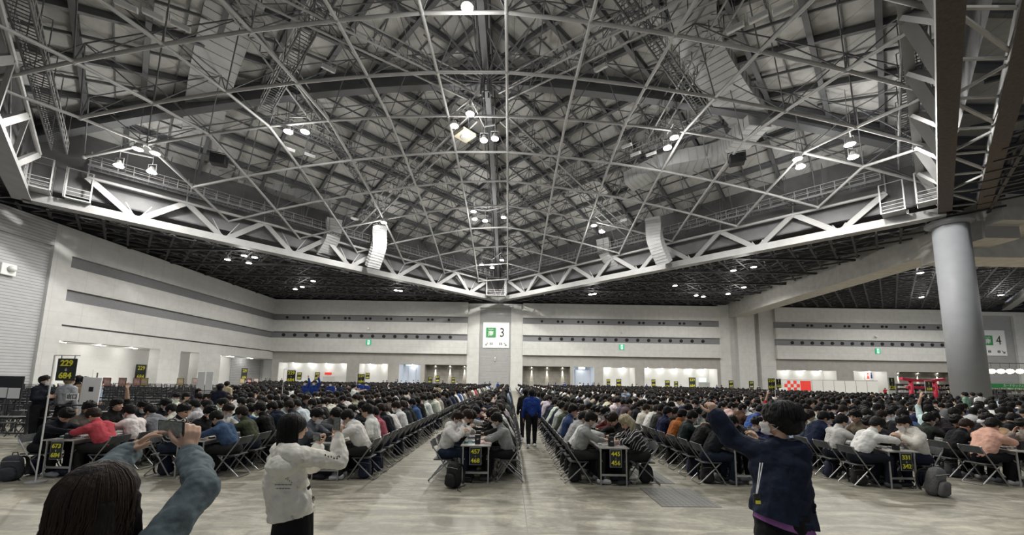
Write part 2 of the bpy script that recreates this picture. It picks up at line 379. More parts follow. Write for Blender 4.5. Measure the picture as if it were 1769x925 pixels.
# left side wall
b = MB()
for z0, z1, y in ((14.65, 17.6, 0), (13.4, 14.65, .35), (11.0, 13.4, 0), (9.75, 11.0, .35), (7.2, 9.75, 0), (7.0, 7.2, .3), (5.5, 7.0, 0)):
    b.k = 1 if y else 0
    b.box((WL-1.4, 40.3, z0), (WL-y, WB+1.3, z1))
b.k = 0; b.box((WL-1.4, 38.6, 0), (WL, 40.3, 17.6))
ys = [40.3, 52.0, 55.3, 58.6, 63.0, 71.0, WB+.7]
b.box((WL-1.4, 52.0, 0), (WL, 55.3, 5.5)); b.box((WL-1.4, 58.6, 0), (WL, 63.0, 5.5))
stru(b.build('wall_west', [M['panel_side'], M['band']]))
stru(MB().box((WL-4.2, 40.0, 0), (WL-3.9, WB+4, 5.7)).box((WL-4.2, 40.0, 5.5), (WL-1.0, WB+4, 5.8)).box((WL-4, 39.7, 0), (WL-1, 40.0, 5.6)).box((WL-4.2, WB+3.9, 0), (WL+.4, WB+4.2, 5.7)).box((WL-.1, WB+1.3, 0), (WL+.3, WB+4.2, 7.2)).build('wall_west_recess', M['white_wall']))
stru(MB().box((WL-3.85, 70.8, 0), (WL-3.6, WB+3, 5.5)).build('wall_west_shutter', M['block']))
for i, (y, nm) in enumerate(((42.2, 'nearest'), (46.3, 'second'), (50.3, 'third'), (56.9, 'fourth'), (65.0, 'fifth'), (68.0, 'sixth'), (73.0, 'last'))):
    l = thing('downlight', 'recessed downlight in the long west wall recess, %s of seven' % nm, 'lamp', (WL-1.7, y, 5.46), group='downlights in the west wall')
    MB().tube((0, 0, -.02), (0, 0, .03), .25, 12).build('rim', M['white_metal'], l); MB().disc((0, 0, -.03), .2, 'Z', 12).build('lens', M['glass_lamp'], l)
    point('downlight_light', (-.5, 0, -.2), WASH_W*2.6, .12, parent=l)
b = MB(); b.box((WL-.9, 20, 0), (WL-.35, 38.6, 15.2)); stru(b.build('wall_west_block', M['block']))
stru(MB().box((WL-1.2, 20, 15.2), (WL, 38.6, 17.6)).build('wall_west_lintel', M['block']))
# door in the west recess
dy0, dy1 = 47.6, 50.6
d = MB().box((WL-3.9, dy0, 0), (WL-3.82, dy1, 2.6)).build('door_1', M['white_metal']); stru(d)
MB().box((WL-3.83, 48.0, 0), (WL-3.76, 48.12, 2.2)).build('door_handle', M['black_steel'], d)
MB().box((WL-3.83, 49.0, 1.3), (WL-3.78, 49.9, 1.75)).build('door_notice', M['white'], d)
# ------------------------------------------------------------------ ceiling outside the diamond
CX0, CY0, RD = -2.4, 33.0, 41.6
def diamond_ring(name, cx, X0, X1, open_corner=False):
    z = 18.9; b = MB(); t = .15
    T = {'f': (cx, CY0+RD), 'l': (cx-RD, CY0), 'r': (cx+RD, CY0), 'n': (cx, CY0-RD)}
    for poly in [[(X0, 78), (cx, 78), T['f'], T['l'], (X0, CY0)], [(cx, 78), (X1, 78), (X1, CY0), T['r'], T['f']],
                 [(X0, CY0), T['l'], T['n'], (cx, -14), (X0, -14)], [T['r'], (X1, CY0), (X1, -14), (cx, -14), T['n']]][:3 if open_corner else 4]:
        n = len(poly); V = [(x, y, z) for x, y in poly]+[(x, y, z+t) for x, y in poly]
        b.add(V, [tuple(range(n))[::-1], tuple(range(n, 2*n))]+[(i, (i+1) % n, n+(i+1) % n, n+i) for i in range(n)])
    return stru(b.build(name, M['black_ceiling']))
diamond_ring('ceiling_low', CX0, WL-1.5, 47.5, True); diamond_ring('ceiling_low_east', 98.9, 47.6, 130)
# hanging grid of dark trusses below the low ceiling
def outside(x, y, cx=CX0, m=1.2): return abs(x-cx)+abs(y-CY0) > RD+m*1.4
def grid(cx, X0, X1, nm):
    b = MB(); f = MB()
    for sg in (1, -1):
        k = 0; c = -150
        while c < 150:
            c += 5.2; k += 1
            run = []
            for i in range(0, 220):
                t = -110+i*1.0; x = cx+c/2+t*.7071; y = CY0-10+sg*t*.7071+40
                if X0 < x < X1 and 20 < y < WB-.3 and outside(x, y, cx): run.append((x, y))
                else:
                    if len(run) > 2:
                        p, q = run[0], run[-1]
                        b.beam((*p, 17.7), (*q, 17.7), .2, .14); b.beam((*p, 18.6), (*q, 18.6), .22, .16)
                        if sg == 1 or k % 2 == 0:
                            up = False; L = run[::2]
                            for a, c2 in zip(L, L[1:]):
                                f.beam((*a, 18.6 if up else 17.75), (*c2, 17.75 if up else 18.6), .09, .09); up = not up
                    run = []
    stru(b.build('ceiling_grid_'+nm, M['black_steel'])); stru(f.build('ceiling_web_'+nm, M['web_grey']))
grid(CX0, WL, 43, 'west'); grid(98.9, 47, 118, 'east')
for y in (46, 52, 58, 64, 70):
    b = MB()
    for s in (-1, 1):
        xs0 = s*(RD-(y-CY0))+CX0
        xe = WL if s < 0 else 43
        if abs(xe-xs0) > 2: b.beam((xs0+s*1.5, y, 17.6), (xe, y, 17.6), .3, .25)
    stru(b.build('ceiling_crossbeam', M['black_steel']))
# ------------------------------------------------------------------ the diamond roof
def q_of(x, y, cx=CX0): return (abs(x-cx)+abs(y-CY0))/RD
def zl(x, y): return 26.5-6.2*q_of(x, y)**2
def zr(q): return 31.6-6.3*q**1.7
DIRS = ((1, 0), (0, 1), (-1, 0), (0, -1))
def qp(k, q, t):                       # point on face k at level q, position t 0..1 from corner k to corner k+1
    a, c = DIRS[k], DIRS[(k+1) % 4]
    return Vector((CX0+RD*q*(a[0]*(1-t)+c[0]*t), CY0+RD*q*(a[1]*(1-t)+c[1]*t), zr(q)))
QL = [0, .13, .26, .385, .51, .64, .77, .89, 1.0]
b = MB(); n = 16
for k in range(4):
    for i in range(len(QL)-1):
        for j in range(n):
            b.add([qp(k, QL[i], j/n), qp(k, QL[i+1], j/n), qp(k, QL[i+1], (j+1)/n), qp(k, QL[i], (j+1)/n)], [(0, 1, 2, 3)])
    for j in range(n):                 # the upstand that closes the roof down to the low ceiling
        p, q = qp(k, 1.0, j/n), qp(k, 1.0, (j+1)/n)
        b.k = 1; b.add([p, q, (q.x, q.y, 18.9), (p.x, p.y, 18.9)], [(0, 3, 2, 1)]); b.k = 0
roof = stru(b.build('ceiling_roof', [M['roof'], M['upstand']]))
b = MB(); pu = MB()
for k in range(4):
    for i, q in enumerate(QL[1:-1]):
        b.ibeam(qp(k, q, 0)-Vector((0, 0, .35)), qp(k, q, 1)-Vector((0, 0, .35)), .35, .55)
    for q in (.065, .195, .32, .45, .575, .705, .83, .945):
        pu.beam(qp(k, q, 0)-Vector((0, 0, .1)), qp(k, q, 1)-Vector((0, 0, .1)), .09, .14)
    a, c = DIRS[k], DIRS[(k+1) % 4]
    for j in range(-9, 10):            # ribs running up the slope, square to the purlins
        off = j/10
        prev = None
        for i in range(0, 17):
            q = i/16; t = .5+off/2/q if q > 0 else None
            if t is None or t < 0 or t > 1: prev = None; continue
            p = qp(k, q, t)-Vector((0, 0, .3))
            if prev is not None:
                (b if j % 2 == 0 else pu).ibeam(prev, p, .3, .5) if j % 2 == 0 else pu.beam(prev, p, .12, .2)
            prev = p
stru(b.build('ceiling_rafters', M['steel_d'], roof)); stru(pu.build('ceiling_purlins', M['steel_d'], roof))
# two arched ridge trusses that cross at the crown
b = MB()
for ax in (0, 1):
    prev = None; N = 34
    for i in range(N+1):
        t = -1+2*i/N; q = abs(t)
        p = Vector((CX0+RD*t*(ax == 0), CY0+RD*t*(ax == 1), zr(q)-.5)); lo = p-Vector((0, 0, 1.5 if ax == 0 else 2.6))
        if prev:
            b.beam(prev[0], p, .5, .4); b.beam(prev[1], lo, .8 if ax == 0 else .5, .3)
            if ax == 0: b.beam((prev[0]+prev[1])/2, (p+lo)/2, .06, 1.4)
            else:
                for s in (-.5, .5): b.beam(prev[0]+Vector((s, 0, 0)), lo+Vector((s, 0, 0)), .1, .1); b.beam(p+Vector((s, 0, 0)), lo+Vector((s, 0, 0)), .1, .1)
        prev = (p, lo)
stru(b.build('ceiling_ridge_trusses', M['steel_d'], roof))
# crown mast with radiating struts
mast = thing('crown_mast', 'cluster of steel masts and radiating struts below the roof crown', 'truss', (CX0, 30.5, 0))
b = MB()
for i in range(6):
    a = i*PI/3; b.tube((.45*math.cos(a), .45*math.sin(a), 26.6), (.3*math.cos(a), .3*math.sin(a), 31), .09, 6)
for z in (27.3, 28.2, 29.1, 30): b.path([(.45*math.cos(i*PI/3), .45*math.sin(i*PI/3), z) for i in range(6)], .05, 5, True)
b.build('mast_frame', M['steel_d'], mast)
for i in range(16):
    a = i*PI/8; MB().tube((.4*math.cos(a), .4*math.sin(a), 28), (5.5*math.cos(a), 5.5*math.sin(a), 30.2-.25*(i % 3)), .08, 5).build('strut', M['steel_d'], mast)
# ---- the space lattice: bars on the lower layer, webs up to the upper layer
SX, SY, LX = 5.5, 5.33, -3.3
nodes = {}
for i in range(-9, 9):
    for j in range(-9, 9):
        x, y = LX+(i+.5)*SX, CY0+j*SY
        if abs(x-CX0)+abs(y-CY0) < RD-1.5 or abs(x-CX0)+abs(y-CY0) < RD+.3: nodes[(i, j)] = Vector((x, y, zl(x, y)))
lo, wb, nd = MB(), MB(), MB()
for (i, j), p in nodes.items():
    nd.ball(p, .2, seg=8, ring=5)
    for d in ((1, 0), (0, 1)):
        q = nodes.get((i+d[0], j+d[1]))
        if q: lo.tube(p, q, .125, 8, cap=False)
ups = {}
def upn(i, j):
    if (i, j) not in ups:
        x, y = LX+(i+1)*SX, CY0+(j+.5)*SY; q = q_of(x, y)
        ups[(i, j)] = Vector((x, y, zr(q)-1.0)) if q < 1.0 else None
    return ups[(i, j)]
for (i, j), p in nodes.items():
    for di in (0, -1):
        for dj in (0, -1):
            u = upn(i+di, j+dj)
            if u: wb.tube(p, u, .045, 6, cap=False)
for (i, j), p in list(ups.items()):
    if p:
        for d in ((1, 0), (0, 1)):
            q = ups.get((i+d[0], j+d[1]))
            if q: wb.tube(p, q, .055, 6, cap=False)
lat = stru(lo.build('ceiling_lattice', M['steel'], smooth=True))
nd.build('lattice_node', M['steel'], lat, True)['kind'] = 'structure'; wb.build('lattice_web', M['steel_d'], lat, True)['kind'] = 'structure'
# the lattice, roof and girders again over the neighbouring hall
H4 = 101.3
# ---- edge girders of the diamond
def girder(name, A, Bp, label, dx=0, near=False):
    A, Bp = Vector((*A, 17.9)), Vector((*Bp, 17.9)); d = (Bp-A); L = d.length; d.normalize(); out = Vector((d.y, -d.x, 0))
    g = thing(name, label, 'girder', (0, 0, 0))
    MB().beam(A, Bp, .85, .75).beam(A-Vector((0, 0, .41)), Bp-Vector((0, 0, .41)), 1.15, .1).build('bottom_chord', M['girder'], g)
    n = 8; step = L/n
    ctr = Vector((CX0, CY0, 0)); inn = (ctr-(A+Bp)/2); inn.z = 0; inn.normalize()
    tops = []
    for k in range(n):
        p = A+d*step*(k+.5); p = p+inn*.9; p.z = zl(p.x, p.y)+.1; tops.append(p)
    for k in range(n):
        a, c = A+d*step*k, A+d*step*(k+1)
        if k > 0: MB().beam(a, tops[k], .55, .22, up=(inn.x, inn.y, 0)).build('diagonal', M['girder'], g)
        if k < n-1: MB().beam(c, tops[k], .55, .22, up=(inn.x, inn.y, 0)).build('diagonal', M['girder'], g)
    b = MB()
    for a, c in zip(tops, tops[1:]): b.tube(a, c, .16, 8)
    b.build('top_chord', M['steel'], g)
    w = MB()
    for k in range(n):                 # outer thin truss behind, up to the roof edge
        m = A+d*step*(k+.5)-inn*.3; r = Vector((m.x, m.y, 24.5))
        w.tube(tops[k], r, .07, 6); w.tube(A+d*step*k, r, .06, 6); w.tube(A+d*step*(k+1), r, .06, 6)
        w.tube(r, r+d*step*(.98 if k < n-1 else .4), .08, 6)
    w.build('outer_web', M['steel'], g)
    return g
CL, CF, CR, CN = (-44.0, 33.0), (-2.4, 74.3), (39.6, 33.0), (-2.4, -6.5)
g1 = girder('edge_girder', CL, CF, 'grey steel zigzag girder from the west corner to the tip at sign three')
g2 = girder('edge_girder', CF, CR, 'grey steel zigzag girder from the round column to the tip at sign three')
g4 = girder('edge_girder', (CL[0], CL[1]), CN, 'steel girder leaving the picture at its west edge')
for o, lb in ((g1, 'grey steel zigzag girder of the next hall, beyond the round column'), ):
    c = dup(o, (H4, 0, 0), label=lb)
# near right girder: tall plate girder with brown underside
def plate_girder(p, q, w, label, h=3.2):
    g = thing('plate_girder', label, 'girder', (0, 0, 0)); p, q = Vector((*p, 17.75)), Vector((*q, 17.75))
    MB().beam(p, q, w, .12).build('bottom_flange', M['rust'], g)
    dn = (q-p).normalized(); sd = dn.cross(Vector((0, 0, 1)))
    MB().beam(p+Vector((0, 0, .45))+sd*(w/2-.05), q+Vector((0, 0, .45))+sd*(w/2-.05), .1, .8).beam(p+Vector((0, 0, .45))-sd*(w/2-.05), q+Vector((0, 0, .45))-sd*(w/2-.05), .1, .8).build('side_plate', M['girder'], g)
    return g, sd
pg, sd = plate_girder((39.2, 32.7), (4, 1.5), .85, 'tall steel girder with brown underside rising from the round column')
b = MB()
P0, P1 = Vector((39.2, 32.7, 18.5)), Vector((4, 1.5, 18.5)); N = 9
tp = []
for k in range(N+1):
    a = P0.lerp(P1, k/N); t = P0.lerp(P1, min(1, (k+.5)/N)); t = t+Vector((-.9, .9, 0)); t.z = zl(t.x, t.y)+.3; tp.append(t)
    MB().beam(a, t, .6, .25).build('diagonal', M['girder'], pg)
    if k < N: MB().beam(P0.lerp(P1, (k+1)/N), t, .6, .25).build('diagonal', M['girder'], pg)
for a, c in zip(tp, tp[1:]): b.beam(a, c, .5, .6)
b.build('top_chord', M['girder'], pg)
pg2, _ = plate_girder((41.6, 31.8), (8.2, 2.0), .8, 'second steel girder with brown underside at the east edge of the picture')
A0, A1 = Vector((39.2, 32.7, 18.2)), Vector((4, 1.5, 18.2)); B0, B1 = Vector((41.6, 31.8, 18.2)), Vector((8.2, 2.0, 18.2))
b = MB(); N = 12
for k in range(N):
    a, a2, c, c2 = A0.lerp(A1, k/N), A0.lerp(A1, (k+1)/N), B0.lerp(B1, k/N), B0.lerp(B1, (k+1)/N)
    b.beam(a, c, .12, .12)
    b.beam(a, c2, .14, .14) if k % 2 else b.beam(c, a2, .14, .14)
b.build('cross_bracing', M['steel'], pg2)
# roof of the strip between the halls, above the second girder
b = MB(); z = 24.6; V = [(41.5, CY0+1, z), (CX0+2, CY0-RD+1, z), (CX0+2, -14, z), (66, -14, z), (66, CY0+1, z)]
b.add(V+[(x, y, z+.2) for x, y, _ in V], [(4, 3, 2, 1, 0), (5, 6, 7, 8, 9)]+[(k, (k+1) % 5, 5+(k+1) % 5, 5+k) for k in range(5)]); stru(b.build('ceiling_between_halls', M['roof']))
b = MB()
for y in np.arange(-8, 34, 4): b.ibeam((max(2, 41-(34-y)*1.0), y, 24.2), (64, y, 24.2), .3, .6)
for k in range(9):
    x = 4+k*5; b.ibeam((x, max(-12, x-9), 24.0), (x+24, max(-12, x-9)-14, 24.0), .2, .3)
stru(b.build('ceiling_beams_between_halls', M['steel_d'])); stru(MB().box((40, CY0+.8, 18.9), (66, CY0+1, 24.8)).build('ceiling_upstand_between_halls', M['upstand']))
# ---- maintenance platforms hanging in the girder line
def platform(px, py, label, rz, w=2.2, d=1.6, zb=18.3, h=2.9, far=False):
    p = at(px, py, Z=zb)
    t = thing('service_platform', label, 'platform', (p.x, p.y, zb), rz)
    MB().box((-w/2, -d/2, 0), (w/2, d/2, .1)).build('deck', M['steel_l'], t)
    b = MB()
    for x in (-w/2, w/2):
        for y in (-d/2, d/2): b.beam((x, y, 0), (x, y, h), .1, .1)
    b.build('post', M['steel_l'], t)
    b = MB()
    for z in (.35, .7, 1.05, h):
        b.path([(-w/2, -d/2, z), (w/2, -d/2, z), (w/2, d/2, z), (-w/2, d/2, z)], .03, 5, True)
    b.build('railing', M['steel_l'], t)
    b = MB()
    for s in (-.2, .2): b.beam((w/2+s, -d/2-.1, 0), (w/2+s, -d/2-.1, h), .04, .04)
    for k in range(9): b.beam((w/2-.2, -d/2-.1, .2+k*.32), (w/2+.2, -d/2-.1, .2+k*.32), .03, .03)
    b.build('ladder', M['steel_l'], t)
    return t
platform(1545, 372, 'pale steel service platform with ladder between girder and plate girder', .7, 2.2, 1.6)
platform(1605, 352, 'pale steel service cage right beside the tall plate girder', .7, 1.4, 1.4)
platform(134, 352, 'pale steel service platform in the west corner with ladder', -.75, 2.2, 1.6)
platform(66, 330, 'second steel service cage, hard in the west corner', -.75, 1.8, 1.4)
platform(857, 512, 'service platform in the far tip of the roof above sign three', 0, 3.6, 1.6, 17.9, 3.4)
# ---- catwalks parallel to the girders
def catwalk(k, q, zoff, label):
    t = thing('catwalk', label, 'catwalk')
    a, c = qp(k, q, .03), qp(k, q, .97); z = 26.5-6.2*q*q+zoff; a.z = c.z = z
    d = (c-a); L = d.length; d.normalize(); s = d.cross(Vector((0, 0, 1)))*.45
    w = MB().beam(a+s, c+s, .08, .16).beam(a-s, c-s, .08, .16); u = 0
    while u < L: w.beam(a+d*u+s, a+d*u-s, .05, .05); u += .35
    w.build('walkway', M['steel_d'], t)
    for sg in (-1, 1):
        r = MB()
        for h in (.5, 1.05): r.tube(a+s*sg+Vector((0, 0, h)), c+s*sg+Vector((0, 0, h)), .03, 5)
        m = a.copy(); u = 0
        while u < L:
            r.tube(m+s*sg, m+s*sg+Vector((0, 0, 1.05)), .03, 4); m = m+d*1.1; u += 1.1
        r.build('railing', M['steel'], t)
    u = 1
    while u < L:
        m = a+d*u; z3 = Vector((0, 0, 3.3)); MB().tube(m+s, m+s+z3, .03, 4).tube(m-s, m-s+z3, .03, 4).tube(m+s+z3, m-s+z3, .03, 4).build('hanger', M['steel_d'], t); u += 3.2
names = ('north east', 'north west', 'south west', 'south east')
for k in (0, 1, 2, 3):
    catwalk(k, .5, 1.2, 'railed catwalk hanging halfway up the %s roof slope' % names[k])
    catwalk(k, .93, .3, 'railed catwalk running just inside the %s roof edge' % names[k])
# cross catwalk trusses that carry the lamps (dense, at 45 degrees from the crown)
def lamp_truss(p, q, label):
    t = thing('lighting_truss', label, 'truss'); p, q = Vector(p), Vector(q); d = q-p; L = d.length; d.normalize(); s = d.cross(Vector((0, 0, 1)))*.55
    b = MB()
    for sg in (-1, 1):
        b.tube(p+s*sg, q+s*sg, .08, 6); b.tube(p+s*sg+Vector((0, 0, 1.3)), q+s*sg+Vector((0, 0, 1.3)), .06, 6)
    b.build('chord', M['steel'], t)
    w = MB(); u = 0; n = int(L/1.3)
    for i in range(n):
        a, c = p+d*(L*i/n), p+d*(L*(i+1)/n)
        for sg in (-1, 1):
            w.tube(a+s*sg, c+s*sg+Vector((0, 0, 1.3)), .035, 4); w.tube(c+s*sg, c+s*sg+Vector((0, 0, 1.3)), .035, 4)
        w.tube(a-s, c+s, .03, 4)
    w.build('web', M['steel_d'], t)
z0 = 27.0
for (dx, dy, nm) in ((-1, 1, 'north west'), (1, 1, 'north east'), (-1, -1, 'south west'), (1, -1, 'south east')):
    lamp_truss((CX0+dx*1.5, CY0+dy*1.5, 27.3), (CX0+dx*20, CY0+dy*20, 22.6), 'boxed lighting truss running from the crown to the %s side' % nm)
for s, nm in ((-1, 'west'), (1, 'east')):
    lamp_truss((CX0+s*17, CY0-20, 27.4), (CX0+s*17, CY0+19, 27.0), 'long boxed lighting truss crossing the %s half of the roof' % nm)
# ------------------------------------------------------------------ ducts
def catmull(P, n=8):
    P = [Vector(p) for p in P]; P = [P[0]*2-P[1]]+P+[P[-1]*2-P[-2]]; out = []
    for i in range(1, len(P)-2):
        for k in range(n):
            t = k/n; a, b_, c, d = P[i-1:i+3]
            out.append(.5*((2*b_)+(c-a)*t+(2*a-5*b_+4*c-d)*t*t+(3*b_-a-3*c+d)*t**3))
    out.append(P[-2]); return out
def duct(pts, w, h, label, ups=None):
    t = thing('air_duct', label, 'duct'); C = catmull(pts, 8)
    MB().sweep(C, (w, h)).build('casing', M['duct'], t)
    r = MB(); L = 0
    for a, c in zip(C, C[1:]):
        d = (c-a); n = max(1, int(d.length/1.1))
        for k in range(n):
            m = a+d*(k/n); r.sweep([m, m+d.normalized()*.07], (w+.07, h+.07))
    r.build('joint_flange', M['steel'], t)
def P(px, py, z): v = at(px, py, Z=z); return (v.x, v.y, v.z)
duct([P(430, -60, 29), P(398, 20, 28.8), P(362, 150, 28.2), P(338, 285, 26.6)], 3.0, 1.4, 'wide pale ribbed air duct crossing the west roof slope')
duct([P(1190, -60, 29), P(1205, 60, 28.8), P(1250, 140, 28.4), P(1312, 222, 27.6)], 3.0, 1.4, 'wide pale ribbed air duct crossing the east roof slope')
duct([P(1312, 205, 26.6), P(1250, 262, 26.2), P(1150, 285, 25.8), P(1085, 315, 25.2)], 2.2, 1.5, 'dark curved air duct section joining the east ducts')
duct([P(360, 272, 26.4), P(450, 315, 26), P(540, 345, 25.2), P(570, 352, 25)], 2.0, 1.4, 'dark curved air duct section joining the west ducts')
def drop(px, py0, py1, X, label, lean):
    a = at(px, py0, Z=23.6); b_ = at(px-lean*.2, (py0+py1)/2, Y=a.y+.6); c = at(px-lean, py1, Y=a.y+1.6)
    duct([tuple(a), tuple(b_), tuple(c)], 1.9, .9, label)
drop(578, 378, 440, 0, 'curved ribbed duct dropping behind the west girder, outer one', 22)
drop(657, 390, 462, 0, 'curved ribbed duct dropping behind the west girder, inner one', 14)
drop(1042, 412, 466, 0, 'curved ribbed duct dropping behind the east girder, inner one', -24)
drop(1128, 376, 455, 0, 'curved ribbed duct dropping behind the east girder, outer one', -20)
# ------------------------------------------------------------------ big column and concrete beams
c = thing('round_column', 'large round grey concrete column with a flat disc head', 'column', (41.05, 34, 0))
MB().tube((0, 0, 0), (0, 0, 16.9), 1.2, 48, 1.2).build('shaft', M['column'], c, True)
MB().tube((-.1, 0, 16.9), (-.1, 0, 17.1), 1.25, 40, 1.6).tube((-.1, 0, 17.1), (-.1, 0, 17.35), 1.6, 40).build('disc_head', M['column'], c)
b = MB(); V = [(43.0, 33, 15.5), (46.2, 33, 15.5), (47.6, 78, 15.5), (44.6, 78, 15.5)]
b.add(V+[(x, y, 18.9) for x, y, z in V], [(3, 2, 1, 0), (4, 5, 6, 7), (0, 1, 5, 4), (1, 2, 6, 5), (2, 3, 7, 6), (3, 0, 4, 7)])
b.build('concrete_beam', M['concrete'], label='long concrete beam from the round column to the back wall', cat='beam')
MB().box((43.0, 31.6, 16.6), (60, 35.5, 19)).build('concrete_beam', M['concrete'], label='concrete cross beam going east from the round column head, upper one', cat='beam')
MB().box((43.0, 35.6, 14.6), (60, 38.5, 17.6)).build('concrete_beam', M['concrete'], label='lower concrete cross beam behind the column head going east', cat='beam')
MB().box((46, 20, 17.4), (60, 31.6, 19)).build('concrete_slab', M['concrete'], label='pale concrete slab edge at the east border under the brown girder', cat='slab')
# ------------------------------------------------------------------ lamps
def fixture(p, label, group, on=True, s=1.0, kind='high'):
    t = thing('ceiling_lamp' if on else 'speaker_box', label, 'lamp' if on else 'light fitting', p, group=group)
    MB().tube((0, 0, .12*s), (0, 0, .55*s), .34*s, 12, .16*s).build('housing', M['steel_l'], t)
    MB().tube((0, 0, .0), (0, 0, .13*s), .4*s, 14, .36*s).build('reflector', M['white_metal'], t)
    MB().disc((0, 0, -.01), .36*s, 'Z', 14, .03).build('lens', M['glass_lamp'], t)
    b = MB(); b.path([(-.4*s, 0, .1), (-.4*s, 0, .8*s), (.4*s, 0, .8*s), (.4*s, 0, .1)], .03, 5); b.tube((0, 0, .8*s), (0, 0, 1.6*s), .03, 5); b.build('bracket', M['steel'], t)
    return t
CLUST = [('crown', [(807, 13)]), ('centre', [(785, 218), (812, 197), (836, 243), (855, 240)]), ('west inner', [(498, 228), (527, 228)]),
         ('east inner', [(1165, 238), (1153, 256)]), ('west outer', [(238, 258), (268, 265), (205, 287), (262, 298)]),
         ('east outer', [(1378, 275), (1383, 289)]), ('far east', [(1468, 250), (1474, 272)]), ('middle ring', [(818, 366), (820, 379), (838, 382), (870, 376)]),
         ('north west', [(650, 393), (663, 385)]), ('north east', [(1026, 390), (1040, 401)]), ('tip', [(832, 458), (850, 463), (867, 450)])]
o4 = ('first', 'second', 'third', 'fourth', 'fifth')
def cluster_light(ps, w, nm, zo=-.5):
    c = sum(ps, Vector())/len(ps); point('hall_light', (c.x, c.y, c.z-.15), w, .35, spot=math.radians(168), blend=.35); point('spill_light', (c.x, c.y, c.z-1.3), w*SPILL, .6)
for nm, L in CLUST:
    ps = []
    for i, (px, py) in enumerate(L):
        p = atz(px, py, lambda x, y: zl(x, y)-.5); ps.append(p)
        fixture(p, 'lit ceiling lamp in the %s cluster under the roof lattice, %s of the cluster' % (nm, o4[i]), 'lit lamps under the roof lattice')
    cluster_light(ps, LAMP_W*(.6+.1*len(L)), nm, -.9)
    # small carrier frame that the lamps hang from
    fr = thing('lamp_carrier', 'thin steel rail carrying the %s lamp cluster' % nm, 'rail')
    b = MB()
    if len(ps) > 1:
        for a, c_ in zip(ps, ps[1:]): b.beam(a+Vector((0, 0, 1.5)), c_+Vector((0, 0, 1.5)), .1, .1)
    else: b.beam(ps[0]+Vector((-1.5, 0, 1.5)), ps[0]+Vector((1.5, 0, 1.5)), .1, .1)
    b.build('rail', M['steel'], fr)
    for a in ps: MB().tube(a+Vector((0, 0, 1.5)), Vector((a.x, a.y, zr(q_of(a.x, a.y))-.3)), .025, 4).build('hanger', M['steel'], fr)
LOWC = [('west low', [(393, 449), (422, 442), (440, 445), (430, 455)]), ('west wall', [(510, 500), (541, 486), (522, 496)]), ('west tip', [(684, 502), (692, 503)]),
        ('east tip', [(1027, 508), (1020, 509)]), ('middle east', [(1166, 494), (1203, 511), (1215, 513)]), ('east low', [(1267, 468), (1302, 462)]), ('beam side', [(1285, 497), (1258, 508)]),
        ('next hall near', [(1590, 472)]), ('next hall far', [(1592, 514)])]
for nm, L in LOWC:
    ps = []
    for i, (px, py) in enumerate(L):
        p = at(px, py, Z=17.4); ps.append(p)
        fixture(p, 'lit lamp below the low dark ceiling, %s group, %s of its group' % (nm, o4[i]), 'lit lamps below the low dark ceiling', s=.9)
    cluster_light(ps, LOW_W, nm, -.6)
for x, y in ((-14, 6), (12, 6), (-2.4, 2), (-34, 14)):
    cluster_light([Vector((x, y, 23.5))], NEAR_W*.8, 'near')
    fixture((x, y, 24), 'lit roof lamp %s' % {-14: 'over the west part of the front aisle', 12: 'over the east part of the front aisle', -2.4: 'nearest the near roof corner', -34: 'high over the west ribbed wall'}[x], 'lit lamps under the roof lattice')
for i, (x, y) in enumerate(((62, 52), (80, 50), (98, 52), (118, 55), (82, 62), (66, 30))):  # extra lamps added to brighten the east bay and next hall
    fixture((x, y, 17.4), 'added lamp under the low ceiling, brightening the next hall, %s from the column' % (('first', 'second', 'third', 'fourth', 'fifth', 'sixth')[i]), 'lit lamps below the low dark ceiling', s=.9); cluster_light([Vector((x, y, 17.4))], 3200, 'next', -.6)
def panel_fixture(px, py, label):
    p = atz(px, py, lambda x, y: zl(x, y)+.8)
    t = thing('unlit_floodlight', label, 'light fitting', p, group='unlit white floodlights on the trusses'); t.rotation_euler = (.5, 0, .7 if px < 800 else -.7)
    MB().rbox((0, 0, 0), (1.0, .5, .3), .04).build('housing', M['white_metal'], t)
    MB().box((-.45, -.27, -.1), (.45, -.25, .1)).build('glass', M['duct'], t)
    b = MB(); b.path([(-.55, 0, 0), (-.55, 0, .5), (.55, 0, .5), (.55, 0, 0)], .025, 5); b.build('bracket', M['steel'], t)
for i, (px, py, lb) in enumerate(((218, 10, 'first white unlit floodlight of three, top west'), (265, 26, 'middle white unlit floodlight of three, top west'), (312, 45, 'third white unlit floodlight of three, top west'),
        (1270, 48, 'first white unlit floodlight of three, top east'), (1310, 30, 'middle white unlit floodlight of three, top east'), (1352, 15, 'last white unlit floodlight of three, top east'),
        (567, 118, 'small unlit floodlight on the west lighting truss'), (1038, 117, 'small unlit floodlight on the east lighting truss'), (22, 116, 'unlit floodlight at the west edge of the picture'),
        (1578, 118, 'unlit floodlight near the top of the plate girder'), (500, 258, 'unlit floodlight below the west inner lamps'), (535, 268, 'second unlit floodlight below the west inner lamps'),
        (1083, 252, 'unlit floodlight west of the east inner lamps'), (1098, 266, 'second unlit floodlight west of the east inner lamps'), (1125, 266, 'third unlit floodlight below the east inner lamps'),
        (612, 378, 'unlit floodlight beside the north west lamps'), (1078, 380, 'unlit floodlight beside the north east lamps'), (697, 334, 'small unlit floodlight on the north west slope'), (983, 336, 'small unlit floodlight on the north east slope'))):
    panel_fixture(px, py, lb)
